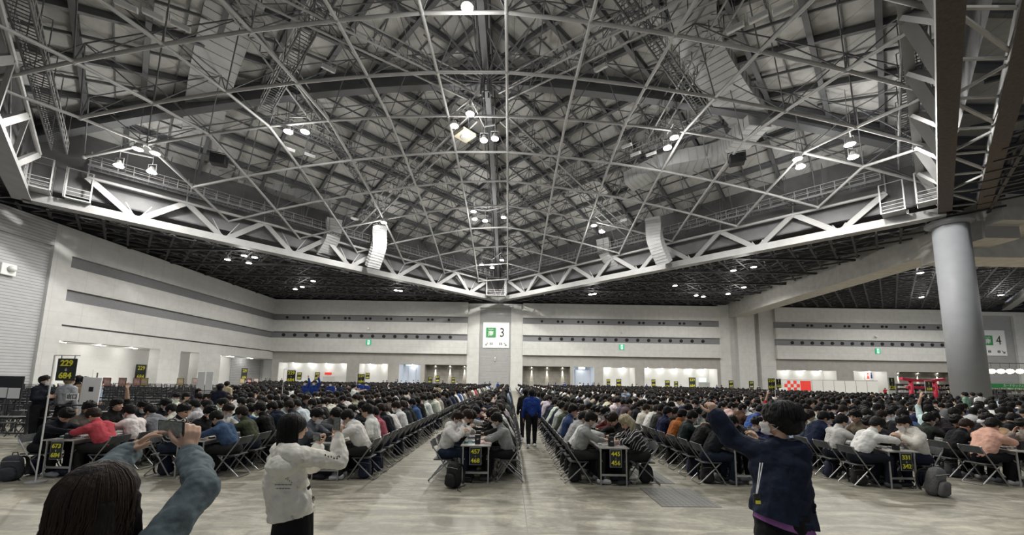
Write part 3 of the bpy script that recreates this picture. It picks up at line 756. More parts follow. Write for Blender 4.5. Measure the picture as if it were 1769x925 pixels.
# hanging air diffuser and two black loudspeakers
p = atz(803, 236, lambda x, y: zl(x, y)); t = thing('air_diffuser', 'square cream ceiling diffuser hanging in the middle of the roof', 'diffuser', p, .78)
MB().box((-.8, -.8, 0), (.8, .8, .3)).build('box', mat('cream_metal', (.6, .55, .42), .5), t); MB().tube((0, 0, -.12), (0, 0, 0), .4, 16, .5).build('nozzle', M['duct'], t)
for px, py, lb in ((378, 277, 'black loudspeaker hanging under the west lattice'), (1273, 276, 'black loudspeaker hanging under the east lattice')):
    p = atz(px, py, lambda x, y: zl(x, y)-.3); t = thing('hanging_loudspeaker', lb, 'loudspeaker', p, .4 if px < 800 else -.4)
    MB().rbox((0, 0, 0), (1.3, .9, 1.0), .08).build('cabinet', M['black'], t); MB().path([(-.75, 0, -.2), (-.75, 0, .8), (.75, 0, .8), (.75, 0, -.2)], .05, 6).build('yoke', M['black_steel'], t)
# ------------------------------------------------------------------ big signs and wall fittings
def hall_sign(cx, digit, tag):
    t = thing('hall_sign', 'large white hall sign with green square, reading ' + {'3': 'three, at the far roof tip', '4': 'four, beside the round column'}[digit], 'sign', (cx, WB+.9, 8.5))
    MB().box((-2.65, -.1, 0), (2.65, .1, 5.2)).build('board', M['white'], t)
    g = MB().rbox((-1.05, -.13, 3.1), (2.0, .1, 2.0), .04).build('green_square', M['green'], t)
    text('lettering', '南', 1.15, M['white'], t, (-1.05, -.2, 2.85), bold=.02); text('lettering', 'South', .42, M['white'], t, (-1.05, -.2, 3.75))
    text('numeral', digit, 2.6, M['ink'], t, (1.2, -.13, 3.05), sx=.85)
    for s in (-1, 1):
        a = MB(); x = s*1.9; a.beam((x-s*.28, -.14, 1.0), (x+s*.2, -.14, .55), .02, .09, up=(0, 0, 1)); a.beam((x+s*.24, -.14, .5), (x+s*.24, -.14, .85), .09, .02); a.beam((x+s*.26, -.14, .52), (x-s*.12, -.14, .52), .02, .09)
        a.build('arrow', M['ink'], t)
        f = MB()
        for k in (0, 1):
            xx = s*(1.15-.38*k)
            f.ball((xx, -.14, 1.02), .07, (1, .3, 1)); f.box((xx-.07, -.16, .6), (xx+.07, -.12, .93))
        f.box((s*.96-.012, -.16, .5), (s*.96+.012, -.12, 1.1)); f.build('restroom_figures', M['ink'], t)
hall_sign(-2.75, '3', '3'); hall_sign(98.6, '4', '4')
def exit_sign(x, z, lb):
    t = thing('exit_sign', lb, 'sign', (x, WB-.12, z), group='green exit signs on the wall bands')
    MB().box((-.5, 0, -.55), (.5, .1, .55)).build('case', M['exit_green'], t); MB().box((-.2, -.03, -.45), (.2, 0, .45)).build('panel', M['exit_white'], t)
    m = MB(); m.ball((.03, -.05, .3), .07, (1, .3, 1)); m.beam((0, -.05, .22), (-.06, -.05, -.02), .03, .1); m.beam((-.06, -.05, 0), (.08, -.05, -.18), .03, .06); m.beam((.08, -.05, -.18), (.02, -.05, -.36), .03, .06)
    m.beam((-.06, -.05, 0), (-.12, -.05, -.32), .03, .06); m.beam((-.02, -.05, .16), (.14, -.05, .04), .03, .05); m.beam((-.02, -.05, .18), (-.14, -.05, .06), .03, .05); m.build('running_figure', M['exit_green'], t)
for px, py, lb in ((637, 592, 'green exit sign on the west bay below the row of holes'), (1074, 600, 'green exit sign on the middle bay below the row of holes'), (1516, 607, 'green exit sign on the east bay next to the round column')):
    v = at(px, py, Y=WB); exit_sign(v.x, v.z, lb)
for px, py, lb in ((637, 568, 'small white camera on the west bay'), (1074, 575, 'small white camera on the middle bay'), (1512, 582, 'small white camera on the east bay')):
    v = at(px, py, Y=WB); t = thing('wall_camera', lb, 'camera', (v.x, WB-.02, v.z), group='cameras on the wall bands')
    MB().rbox((0, -.1, 0), (.3, .2, .3), .03).build('bracket', M['white_metal'], t); MB().ball((0, -.35, -.12), .2).build('dome', M['white_metal'], t, True)
v = at(855, 621, Y=WB+.8); t = thing('wall_camera', 'small camera on the grey shutter below sign three', 'camera', (v.x, WB+1, v.z))
MB().rbox((0, -.15, -.1), (.25, .3, .6), .03).build('body', M['steel'], t); MB().ball((0, -.25, .25), .16).build('dome', M['white_metal'], t, True)
v = at(16, 466, X=WL); t = thing('wall_lamp', 'white square lamp box on the west ribbed wall', 'lamp', (WL-.2, v.y, v.z))
MB().rbox((0, 0, 0), (.4, 1.1, 1.1), .05).build('plate', M['white'], t); MB().ball((.35, .1, .1), .3).build('shade', M['white_metal'], t, True)
# narrow exit signs in the recesses
def small_box(px, py, Y, w, h, m, name, lb, cat, d=.1):
    v = at(px, py, Y=Y); t = thing(name, lb, cat, (v.x, Y, v.z)); MB().box((-w/2, -d/2, -h/2), (w/2, d/2, h/2)).build('case', m, t)
    MB().box((-w/2+.04, -d/2-.015, -h/2+.04), (w/2-.04, -d/2, h/2-.04)).build('face', m, t); return t
for px, py, lb in ((707, 629, 'small lit green exit box in the pale blue recess west'), (1005, 635, 'small lit green exit box in the pale blue recess east'), (1214, 657, 'small lit exit box over the grey door')):
    small_box(px, py, WB+3.4, 1.4, .8, M['exit_white'], 'exit_box', lb, 'sign')
small_box(567, 646, WB+3.4, 1.4, .5, M['red_sign'], 'fire_sign', 'red lit rounded sign in the west recess', 'sign')
v = at(1219, 672, Y=WB+3.8); o = MB().box((v.x-1.4, WB+3.75, 0), (v.x+1.4, WB+3.9, 2.2)).build('door_2', M['steel']); stru(o)
v = at(567, 668, Y=WB+3.8); o = MB().box((v.x-1.2, WB+3.75, 0), (v.x+1.2, WB+3.9, 2.3)).build('door_3', M['panel']); stru(o)
for px, lb in ((698, 'west'), (712, 'west'), (1000, 'east'), (1015, 'east')):
    v = at(px, 650, Y=WB+3.8); o = MB().box((v.x-.75, WB+3.75, 0), (v.x+.75, WB+3.86, 4.5)).build('door_4', M['blue_wall']); stru(o)
# wall signs: black posters with yellow numbers
def poster(px, py, Y, w, h, lb, lines=('229', '684'), X=None):
    v = at(px, py, Y=Y) if X is None else at(px, py, X=X)
    t = thing('number_poster', lb, 'sign', tuple(v), 0 if X is None else PI/2, group='black posters with yellow numbers on the far walls')
    MB().box((-w/2, -.02, -h/2), (w/2, .02, h/2)).build('board', M['sign_black'], t)
    for k, s in enumerate(lines): text('numeral', s, h*.34, M['yellow'], t, (0, -.03, h*.27*(1-2*k)), bold=.004, sx=.95)
pl = 0
for px, py, w, h, lb in ((472, 647, 1.0, 1.6, 'hanging in the north west corner'), (517, 650, 1.0, 1.6, 'on the west recess next to the tall stand'), (548, 650, 1.1, 1.7, 'west of the red sign'),
        (635, 650, .9, 1.4, 'in the second west recess'), (743, 657, .9, 1.4, 'at the first light streak'), (756, 655, .9, 1.4, 'at the second light streak, west'), (783, 657, .8, 1.2, 'low on the stone bay west'),
        (1013, 662, .8, 1.3, 'in the blue recess east'), (1051, 661, .8, 1.4, 'at the edge of the third recess'), (1069, 662, 1.1, 1.7, 'in the middle of the third recess'), (1129, 662, .9, 1.6, 'first in the wide recess'),
        (1153, 664, 1.1, 1.7, 'second in the wide recess'), (1168, 664, .9, 1.2, 'third in the wide recess'), (1196, 662, 1.5, 2.4, 'largest, beside the grey door'), (1263, 664, 1.0, 1.5, 'beside the pillar cluster'), (1298, 665, 1.0, 1.5, 'on the pillar cluster')):
    poster(px, py, WB+.17 if px == 1298 else WB+.47 if px == 1263 else WB+(2.87 if 733 < px < 811 else 3.87), w*.93, h*.93, 'small black poster with yellow numbers ' + lb)
poster(243, 644, 0, 1.5, 2.2, 'black poster with yellow numbers in the west wall recess, nearest', X=WL-3.8); poster(422, 647, 0, 1.5, 2.2, 'black poster with yellow numbers in the west wall recess, far one', X=WL-.4)
# ================================================================== people
def fuse(prims, voxel, inflate=0, smooth=2, disp=0, dscale=20, name='body'):
    b = MB()
    for p in prims:
        if p[0] == 'c':
            _, a, ra, c, rc = p; a, c = Vector(a), Vector(c); ra += inflate; rc += inflate
            b.ball(a, ra, seg=12, ring=8); b.ball(c, rc, seg=12, ring=8); b.tube(a, c, ra, 12, rc)
        else:
            _, c, ax, m = p; b.ball(c, 1, tuple(v+inflate for v in ax), 14, 10, m)
    me = mesh_from('tmp', b.V, b.F, M['skin'])
    o = bpy.data.objects.new('tmp', me); TS.collection.objects.link(o)
    r = o.modifiers.new('r', 'REMESH'); r.mode = 'VOXEL'; r.voxel_size = voxel; r.use_smooth_shade = True
    if smooth: s = o.modifiers.new('s', 'SMOOTH'); s.iterations = smooth; s.factor = .5
    with bpy.context.temp_override(scene=TS, view_layer=TS.view_layers[0]):
        out = bpy.data.meshes.new_from_object(o.evaluated_get(bpy.context.evaluated_depsgraph_get()))
    out.name = name
    bpy.data.objects.remove(o); bpy.data.meshes.remove(me); out.materials.clear()
    if disp:
        for v in out.vertices: v.co += v.normal*disp*(noise.noise(v.co*dscale)+.5*noise.noise(v.co*dscale*2.3))
    return out
def frame(f, u):
    f = Vector(f).normalized(); u = (Vector(u)-f*f.dot(Vector(u))).normalized(); r = f.cross(u)
    return Matrix((r, f, u)).transposed()      # columns: right, forward, up
def head_prims(C, m, s=1.0):
    C = Vector(C); g = lambda x, y, z: C+m @ Vector((x, y, z))*s
    a = lambda *v: tuple(k*s for k in v)
    return [('e', g(0, -.005, .012), a(.076, .094, .09), m), ('e', g(0, .035, -.055), a(.056, .058, .062), m), ('e', g(0, .06, -.102), a(.026, .024, .018), m),
            ('e', g(.036, .062, -.03), a(.026, .022, .024), m), ('e', g(-.036, .062, -.03), a(.026, .022, .024), m),
            ('c', g(0, .09, -.005), .009*s, g(0, .108, -.042), .0135*s), ('c', g(.012, .098, -.045), .009*s, g(-.012, .098, -.045), .009*s),
            ('c', g(-.022, .082, -.075), .011*s, g(.022, .082, -.075), .011*s),
            ('e', g(.078, -.008, -.022), a(.010, .02, .032), m), ('e', g(-.078, -.008, -.022), a(.010, .02, .032), m)]
def hand_prims(Wp, d, n, side, curl=.5, s=1.0, spread=.12):
    """palm from the wrist along d; n = back-of-hand normal; side=+1: thumb on the +cross side"""
    d = Vector(d).normalized(); n = (Vector(n)-d*d.dot(Vector(n))).normalized(); t = d.cross(n)*side; Wp = Vector(Wp)
    P_ = [('c', Wp, .022*s, Wp+d*.03*s, .024*s)]
    for k, (o, L) in enumerate(((.030, .072), (.010, .080), (-.010, .075), (-.029, .060))):
        kn = Wp+d*(.088-.004*abs(k-1))*s+t*o*s
        P_.append(('c', Wp+d*.02*s+t*o*.55*s, .014*s, kn, .0115*s))
        dd = (d+t*spread*(1.4-k)*.8).normalized(); p = kn; r = .0100*s; a = curl*.6
        for seg, fr in enumerate((.45, .32, .23)):
            dr = (dd*math.cos(a)-n*math.sin(a)); q = p+dr*L*fr*s; P_.append(('c', p, r, q, r*.9)); p = q; r *= .9; a += curl*.9
    b0 = Wp+d*.028*s+t*.022*s; b1 = b0+(d*.6+t*.75-n*.3).normalized()*.042*s; b2 = b1+(d*.85+t*.35-n*.35*curl*2).normalized()*.034*s; b3 = b2+(d*.9-t*.05*curl-n*.4*curl).normalized()*.026*s
    P_ += [('c', b0, .015*s, b1, .0125*s), ('c', b1, .0125*s, b2, .011*s), ('c', b2, .011*s, b3, .009*s)]
    return P_
def hair_short(C, m, s=1.0, seed=0, vol=1.0, nape=.08):
    rr = random.Random(seed); C = Vector(C); g = lambda x, y, z: C+m @ Vector((x, y, z))*s
    P_ = [('e', g(0, -.022, .036), tuple(k*s*vol for k in (.090, .100, .088)), m), ('e', g(0, -.045, .0), tuple(k*s for k in (.084, .072, nape)), m)]
    for k in range(26):                # fringe and side locks
        a = rr.uniform(-2.3, 2.3); x = math.sin(a)*.08; y = math.cos(a)*.088-.01
        z1 = (.034 if abs(a) < .9 else -.03 if abs(a) > 1.25 else .0)+rr.uniform(-.012, .012)
        P_.append(('c', g(x*.75, y*.72, .095), .022*s, g(x*1.08, y*1.09, z1+.02), .011*s)); P_.append(('c', g(x*1.08, y*1.09, z1+.02), .011*s, g(x*1.09+rr.uniform(-.012, .012), y*1.1, z1), .005*s))
    for k in range(14):
        a = rr.uniform(0, 6.28); b_ = rr.uniform(.2, 1.2); v = Vector((math.sin(b_)*math.cos(a)*.095, math.sin(b_)*math.sin(a)*.1-.02, math.cos(b_)*.09+.045))
        P_.append(('c', g(*(v*.9)), .02*s, g(*(v*1.1)), .006*s))
    return P_
def paint_head(me, C, m, s=1.0):
    """give the eye, brow and lip faces of a fused body their own materials"""
    C = Vector(C); mi = m.transposed()
    for p in me.polygons:
        v = mi @ (p.center-C)/s
        if v.y < .05 or v.z > .06 or v.z < -.1: continue
        x = abs(v.x)
        if ((x-.032)/.016)**2+((v.z+.004)/.008)**2 < 1: p.material_index = 1
        elif ((x-.034)/.022)**2+((v.z-.018)/.005)**2 < 1: p.material_index = 1
        elif (x/.024)**2+((v.z+.075)/.008)**2 < 1: p.material_index = 2
def mask_mesh(C, m, s=1.0):
    C = Vector(C); b = MB(); V = []; nx, nz = 9, 6
    for j in range(nz):
        for i in range(nx):
            u = -1+2*i/(nx-1); w = j/(nz-1); z = -.018-.098*w; a = u*1.25
            y = .036+.088*math.cos(a)*(1-.12*abs(w-.3))-(0.02 if w > .8 else 0); x = .073*math.sin(a)*(1-.22*w)
            V.append(C+m @ Vector((x, y+.006*math.sin(w*PI*3), z))*s)
    off = m @ Vector((0, .006, 0)); n0 = len(V); V += [v+off for v in V]
    F = []
    for j in range(nz-1):
        for i in range(nx-1):
            q = (j*nx+i, j*nx+i+1, (j+1)*nx+i+1, (j+1)*nx+i); F += [q[::-1], tuple(k+n0 for k in q)]
    b.add(V, F)
    for sg in (-1, 1):
        for z in (-.03, -.08): b.path([C+m @ Vector((sg*.066, .05, z))*s, C+m @ Vector((sg*.082, .02, (z-.03)/2-.01))*s, C+m @ Vector((sg*.086, -.012, -.012 if z > -.05 else -.035))*s], .002*s, 4)
    return b.me('face_mask', M['mask'], True)
LEGS = lambda hz, kx=.13: [('c', (.09, 0, hz), .095, (kx+.0, .42, hz+.02), .068), ('c', (-.09, 0, hz), .095, (-kx, .42, hz+.02), .068),
        ('c', (kx, .42, hz+.0), .064, (kx, .40, .11), .045), ('c', (-kx, .42, hz), .064, (-kx, .38, .11), .045)]
FEET = [('c', (.13, .37, .055), .042, (.14, .54, .04), .036), ('c', (-.13, .35, .055), .042, (-.14, .52, .04), .036)]
def seated(lean=.18, drop=.5, turn=0, armL='table', armR='table', hunch=0):
    hz = .50; ny = lean; sh = Vector((0, ny*.88, 1.0-lean*.35)); chest = Vector((0, ny*.6, .82-lean*.12)); neck = sh+Vector((0, .03+lean*.12, .07))
    f = Vector((math.sin(turn), math.cos(turn), 0))*math.cos(drop)+Vector((0, 0, -math.sin(drop))); m = frame(f, (0, .3, 1)); C = neck+Vector((0, .05+.03*drop, .135-.025*drop))
    torso = [('c', (0, 0, hz+.02), .125, (0, ny*.3, .66), .12), ('c', (-.055, ny*.3, .66), .105, (-.06, ny*.75, .86), .115), ('c', (.055, ny*.3, .66), .105, (.06, ny*.75, .86), .115),
             ('c', (-.135, sh.y, sh.z-.03), .072, (.135, sh.y, sh.z-.03), .072), ('c', sh-Vector((0, 0, .04)), .09, neck, .06)]
    arms = []; hands = []
    for sx, kind in ((-1, armL), (1, armR)):
        S_ = Vector((sx*.175, sh.y, sh.z-.04))
        if kind == 'table': E_ = Vector((sx*.25, ny+.14, .80)); Wp = Vector((sx*.13, ny*.5+.36, .775)); hd = (-sx*.35, 1, -.02); hn = (0, 0, 1); cu = .35
        elif kind == 'cards': E_ = Vector((sx*.24, ny+.12, .80)); Wp = Vector((sx*.09, ny*.5+.28, .88)); hd = (-sx*.4, .8, .5); hn = (sx*.6, .2, .7); cu = .8
        elif kind == 'face': E_ = Vector((sx*.2, ny+.24, .80)); Wp = Vector((sx*.10, ny+.20, .96)); hd = (-sx*.25, -.2, 1); hn = (sx, .5, 0); cu = .7
        elif kind == 'reach': E_ = Vector((sx*.24, ny+.20, .84)); Wp = Vector((sx*.12, ny*.5+.46, .80)); hd = (-sx*.2, 1, .0); hn = (0, 0, 1); cu = .3
        elif kind == 'lap': E_ = Vector((sx*.26, ny*.5-.02, .72)); Wp = Vector((sx*.12, .2, .62)); hd = (-sx*.5, 1, -.2); hn = (0, 0, 1); cu = .6
        elif kind == 'up': E_ = Vector((sx*.27, sh.y+.05, 1.22)); Wp = Vector((sx*.2, sh.y+.08, 1.47)); hd = (-sx*.1, .1, 1); hn = (0, -1, 0); cu = .2
        arms += [('c', S_, .062, E_, .046), ('c', E_, .045, Wp, .031)]
        hands += hand_prims(Wp+(Wp-E_).normalized()*.02, hd, hn, -sx, cu)
    nk = [('c', neck-Vector((0, 0, .04)), .056, C-m @ Vector((0, .012, .05)), .052)]
    return dict(torso=torso, arms=arms, hands=hands, neck=nk, legs=LEGS(hz), feet=FEET, C=C, m=m, sh=sh)
def trim_arm(arms, f=.93):
    out = []
    for i, a in enumerate(arms):
        if i % 2: p, q = Vector(a[1]), Vector(a[3]); q = p.lerp(q, f); out.append(('c', p, a[2], q, a[4]+.003))
        else: out.append(a)
    return out
SHELL = {}
def make_person(key, fig, vox=.0115, hood=False, short=False, hseed=0, long_hair=False, mask=False, cap=False, skirt=False, bag=False, name='person'):
    """the prototype: body mesh > top, trousers, shoes, hair, face_mask"""
    C, m = fig['C'], fig['m']
    body = fuse(fig['torso']+fig['arms']+fig['hands']+fig['neck']+fig['legs']+[('c', p[1], .034, p[3], .028) for p in fig['feet']]+head_prims(C, m, 1.08), vox, smooth=1)
    for k in ('skin', 'eye', 'lip'): body.materials.append(M[k])
    paint_head(body, C, m, 1.08)
    arms = fig['arms']
    tp = fig['torso']+([a for i, a in enumerate(arms) if i % 2 == 0]+[('c', a[1], a[2]+.004, Vector(a[1]).lerp(Vector(a[3]), .1), a[2]) for i, a in enumerate(arms) if i % 2] if short else trim_arm(arms))
    neck0 = Vector(fig['neck'][0][1])
    if hood: tp = tp+[('e', neck0+Vector((0, -.085, .0)), (.115, .065, .075), Matrix.Identity(3)), ('c', neck0+Vector((-.07, .01, .01)), .04, neck0+Vector((.07, .01, .01)), .04)]
    top = fuse(tp, vox*1.15, .016 if not hood else .024, 2, .010, 13, 'top'); top.materials.append(M['cloth'])
    tr = fuse(fig['legs']+[('c', (0, -.02, .5) if 'stand' not in fig else (0, 0, .93), .12, (0, 0, .56) if 'stand' not in fig else (0, 0, 1.0), .115)], vox*1.3, .014, 2, .006, 12, 'trousers'); tr.materials.append(M['denim'])
    sh = fuse(fig['feet'], vox*1.2, .010, 1, name='shoes'); sh.materials.append(M['shoe'])
    hp = hair_short(C, m, 1.07, seed=hseed, vol=1.02+.05*(hseed % 3), nape=.088)
    if long_hair:
        for i in range(15):
            a = -2.6+5.2*i/14+PI; x = math.sin(a)*.085; y = math.cos(a)*.09-.02
            if y > .03: continue
            p = C+m @ Vector((x, y, .02)); q = C+m @ Vector((x*1.1, y*1.05-.01, -.10)); r_ = q+Vector((0, -.01, -.14)); hp += [('c', p, .032, q, .03), ('c', q, .03, r_, .012)]
    hr = fuse(hp, vox*.9, 0, 1, .004, 45, 'hair'); hr.materials.append(M['hair'])
    root = link(name, body); root.rotation_mode = 'XYZ'
    for nm, me in (('top', top), ('trousers', tr), ('shoes', sh), ('hair', hr)): link(nm, me, root)
    if mask: link('face_mask', mask_mesh(C, m, 1.08), root)
    if cap:
        b = MB(); g = lambda x, y, z: C+m @ Vector((x, y, z)); b.ball(g(0, -.012, .045), 1, (.096, .112, .085), 14, 8, m)
        b.sweep([g(0, .07, .045), g(0, .12, .04), g(0, .17, .025)], [(.15, .012), (.15, .01), (.09, .008)], [m @ Vector((0, 0, 1))]*3)
        link('cap', b.me('cap', M['cloth'], True), root)
    return root
def standing(armL='down', armR='down', turn=0, drop=0, stride=.0):
    sh = Vector((0, 0, 1.42)); neck = Vector((0, .01, 1.49)); f = Vector((math.sin(turn), math.cos(turn), -math.sin(drop))); m = frame(f, (0, 0, 1)); C = Vector((0, .03, 1.60))
    torso = [('c', (0, 0, .98), .125, (0, 0, 1.08), .115), ('c', (-.06, 0, 1.08), .10, (-.065, .0, 1.28), .115), ('c', (.06, 0, 1.08), .10, (.065, 0, 1.28), .115), ('c', (-.135, 0, 1.39), .07, (.135, 0, 1.39), .07), ('c', (0, 0, 1.38), .09, neck, .058)]
    arms = []; hands = []
    for sx, kind in ((-1, armL), (1, armR)):
        S_ = Vector((sx*.175, 0, 1.38))
        E_, Wp, hd, hn = {'down': ((sx*.24, -.02, 1.11), (sx*.25, .05, .87), (0, .1, -1), (sx, 0, 0)), 'up': ((sx*.27, .04, 1.62), (sx*.2, .06, 1.86), (0, 0, 1), (0, -1, 0)),
                          'fold': ((sx*.24, .04, 1.13), (sx*.04, .22, 1.16), (-sx, .2, .2), (0, 1, 0)), 'point': ((sx*.24, .2, 1.36), (sx*.22, .45, 1.44), (0, 1, .2), (0, 0, 1))}[kind]
        E_, Wp = Vector(E_), Vector(Wp); arms += [('c', S_, .062, E_, .046), ('c', E_, .045, Wp, .031)]; hands += hand_prims(Wp+(Wp-E_).normalized()*.02, hd, hn, -sx, .4)
    legs = [('c', (.09, 0, .93), .095, (.10, stride, .5), .066), ('c', (-.09, 0, .93), .095, (-.10, -stride*.6, .5), .066), ('c', (.10, stride, .5), .062, (.10, stride*1.1, .1), .045), ('c', (-.10, -stride*.6, .5), .062, (-.10, -stride*1.8, .1+stride*.3), .045)]
    feet = [('c', (.10, stride*1.1-.04, .055), .042, (.12, stride*1.1+.15, .04), .036), ('c', (-.10, -stride*1.8-.04, .055+stride*.3), .042, (-.12, -stride*1.8+.14, .04+stride*.1), .036)]
    return dict(torso=torso, arms=arms, hands=hands, neck=[('c', neck-Vector((0, 0, .03)), .055, C-Vector((0, .012, .05)), .052)], legs=legs, feet=feet, C=C, m=m, sh=sh, stand=1)
PROTO = [make_person(0, seated(.16, .55), mask=True, hseed=1), make_person(1, seated(.24, .8, armR='cards'), hseed=2, hood=True), make_person(2, seated(.10, .35, armL='lap', turn=.1), hseed=3, short=True),
         make_person(3, seated(.20, .6, turn=-.2, armR='face'), hseed=4, mask=True), make_person(4, seated(.28, .9, armR='reach'), hseed=5), make_person(5, seated(.14, .5, turn=.25, armL='cards', armR='cards'), hseed=6, hood=True, mask=True),
         make_person(6, seated(.22, .7), hseed=7, long_hair=True), make_person(7, seated(.18, .5, armR='table'), hseed=8, cap=True, mask=True), make_person(8, seated(.08, .1, armL='up', armR='table'), hseed=9, short=True)]
SPROTO = [make_person(20, standing(stride=.12), hseed=11), make_person(21, standing('up', 'down'), hseed=12, mask=True), make_person(22, standing('fold', 'fold'), hseed=13, mask=True), make_person(23, standing('point', 'down'), hseed=14, short=True)]
used = set()
# ---- folding chair, table prototypes
def make_chair():
    t = link('folding_chair', None); r = .0125
    b = MB()
    b.rbox((0, .0, .425), (.39, .37, .028), .012); b.build('seat', M['chair_pad'], t)
    V = MB(); pts = [(-.205, -.215, .71), (-.1, -.235, .715), (0, -.242, .715), (.1, -.235, .715), (.205, -.215, .71)]
    V.sweep(pts, (.016, .15), [(0, -.25, 1)]*5); V.build('backrest', M['chair_pad'], t)
    for s, nm in ((-1, 'a'), (1, 'b')): pass
    MB().path([(-.2, -.25, .785), (-.21, -.215, .70), (-.205, -.02, .42), (-.2, .235, .03), (-.17, .25, .013), (.17, .25, .013), (.2, .235, .03), (.205, -.02, .42), (.21, -.215, .70), (.2, -.25, .785)], r, 6).build('front_frame', M['chair_metal'], t)
    MB().path([(-.18, .15, .41), (-.18, -.26, .03), (-.15, -.275, .013), (.15, -.275, .013), (.18, -.26, .03), (.18, .15, .41)], r, 6).build('rear_frame', M['chair_metal'], t)
    MB().tube((-.2, .02, .37), (.2, .02, .37), .008, 5).build('stretcher', M['chair_metal'], t)
    return t
chair0 = make_chair(); 
def make_table():
    t = link('folding_table', None)
    MB().rbox((0, .9, .715), (.60, 1.79, .028), .01).build('tabletop', M['table_top'], t)
    MB().box((-.27, .05, .64), (-.25, 1.75, .70)).box((.25, .05, .64), (.27, 1.75, .70)).build('apron', M['table_leg'], t)
    for y in (.06, 1.74):
        for x in (-.25, .25): MB().tube((x, y, 0), (x, y, .70), .016, 8).build('leg', M['table_leg'], t)
        MB().beam((-.25, y, .2), (.25, y, .2), .02, .04).build('crossbar', M['table_leg'], t)
        s = 1 if y < 1 else -1; MB().tube((.22, y, .45), (.22, y+s*.3, .69), .007, 5).tube((-.22, y, .45), (-.22, y+s*.3, .69), .007, 5).build('brace', M['table_leg'], t)
    return t
table0 = make_table()
ORD = 'first second third fourth fifth sixth seventh eighth ninth tenth eleventh twelfth thirteenth fourteenth fifteenth sixteenth seventeenth eighteenth nineteenth twentieth'.split()
ORD += ['twenty-'+w for w in ORD[:9]]+['thirtieth']+['thirty-'+w for w in ORD[:9]]+['fortieth']
ROWS = [(-8.72, 7.65, 'row 673-684'), (-6.27, 7.75, 'second row from the left'), (-3.58, 7.72, 'row left of 457-468'), (-.63, 7.68, 'row 457-468'), (2.07, 7.63, 'row 445-456'), (4.75, 7.7, 'row right of 445-456'),
        (7.8, 7.68, 'row 331-342'), (10.65, 7.9, 'row right of 331-342'), (13.5, 8, 'second row right of 331-342'), (16.4, 8, 'third row right of 331-342'), (19.3, 8, 'fourth row right of 331-342'), (22.2, 8, 'fifth row right of 331-342'),
        (25.1, 8, 'sixth row right of 331-342'), (28.0, 8, 'seventh row right of 331-342'), (30.9, 9, 'eighth row right of 331-342'), (33.8, 9, 'ninth row right of 331-342'),
        (-11.4, 13.5, 'row outside 673-684'), (-14.2, 18, 'second row outside 673-684'), (-17.0, 23, 'third row outside 673-684'), (-19.8, 28, ''), (-22.6, 33, ''), (-25.4, 37, ''), (-28.2, 42, ''), (-31, 46, ''), (-33.8, 51, ''), (-36.6, 56, '')]
PAL = [('black', (.012, .012, .014), 44), ('charcoal', (.03, .03, .033), 14), ('white', (.72, .71, .68), 34), ('light grey', (.38, .38, .38), 11), ('navy', (.018, .026, .06), 11), ('dark grey', (.10, .10, .105), 8),
       ('blue', (.06, .12, .30), 3), ('beige', (.45, .36, .25), 4), ('olive', (.07, .08, .04), 2), ('brown', (.13, .08, .05), 3), ('cream', (.62, .58, .48), 3), ('pale blue', (.30, .38, .5), 2), ('red', (.45, .03, .04), 1)]
HAIR = [('black', (.006, .0055, .0055)), ('black', (.007, .0065, .006)), ('black', (.005, .005, .005)), ('dark brown', (.02, .012, .008))]
def pick_top(r):
    t = r.uniform(0, sum(p[2] for p in PAL))
    for p in PAL:
        t -= p[2]
        if t <= 0: return p
    return PAL[0]
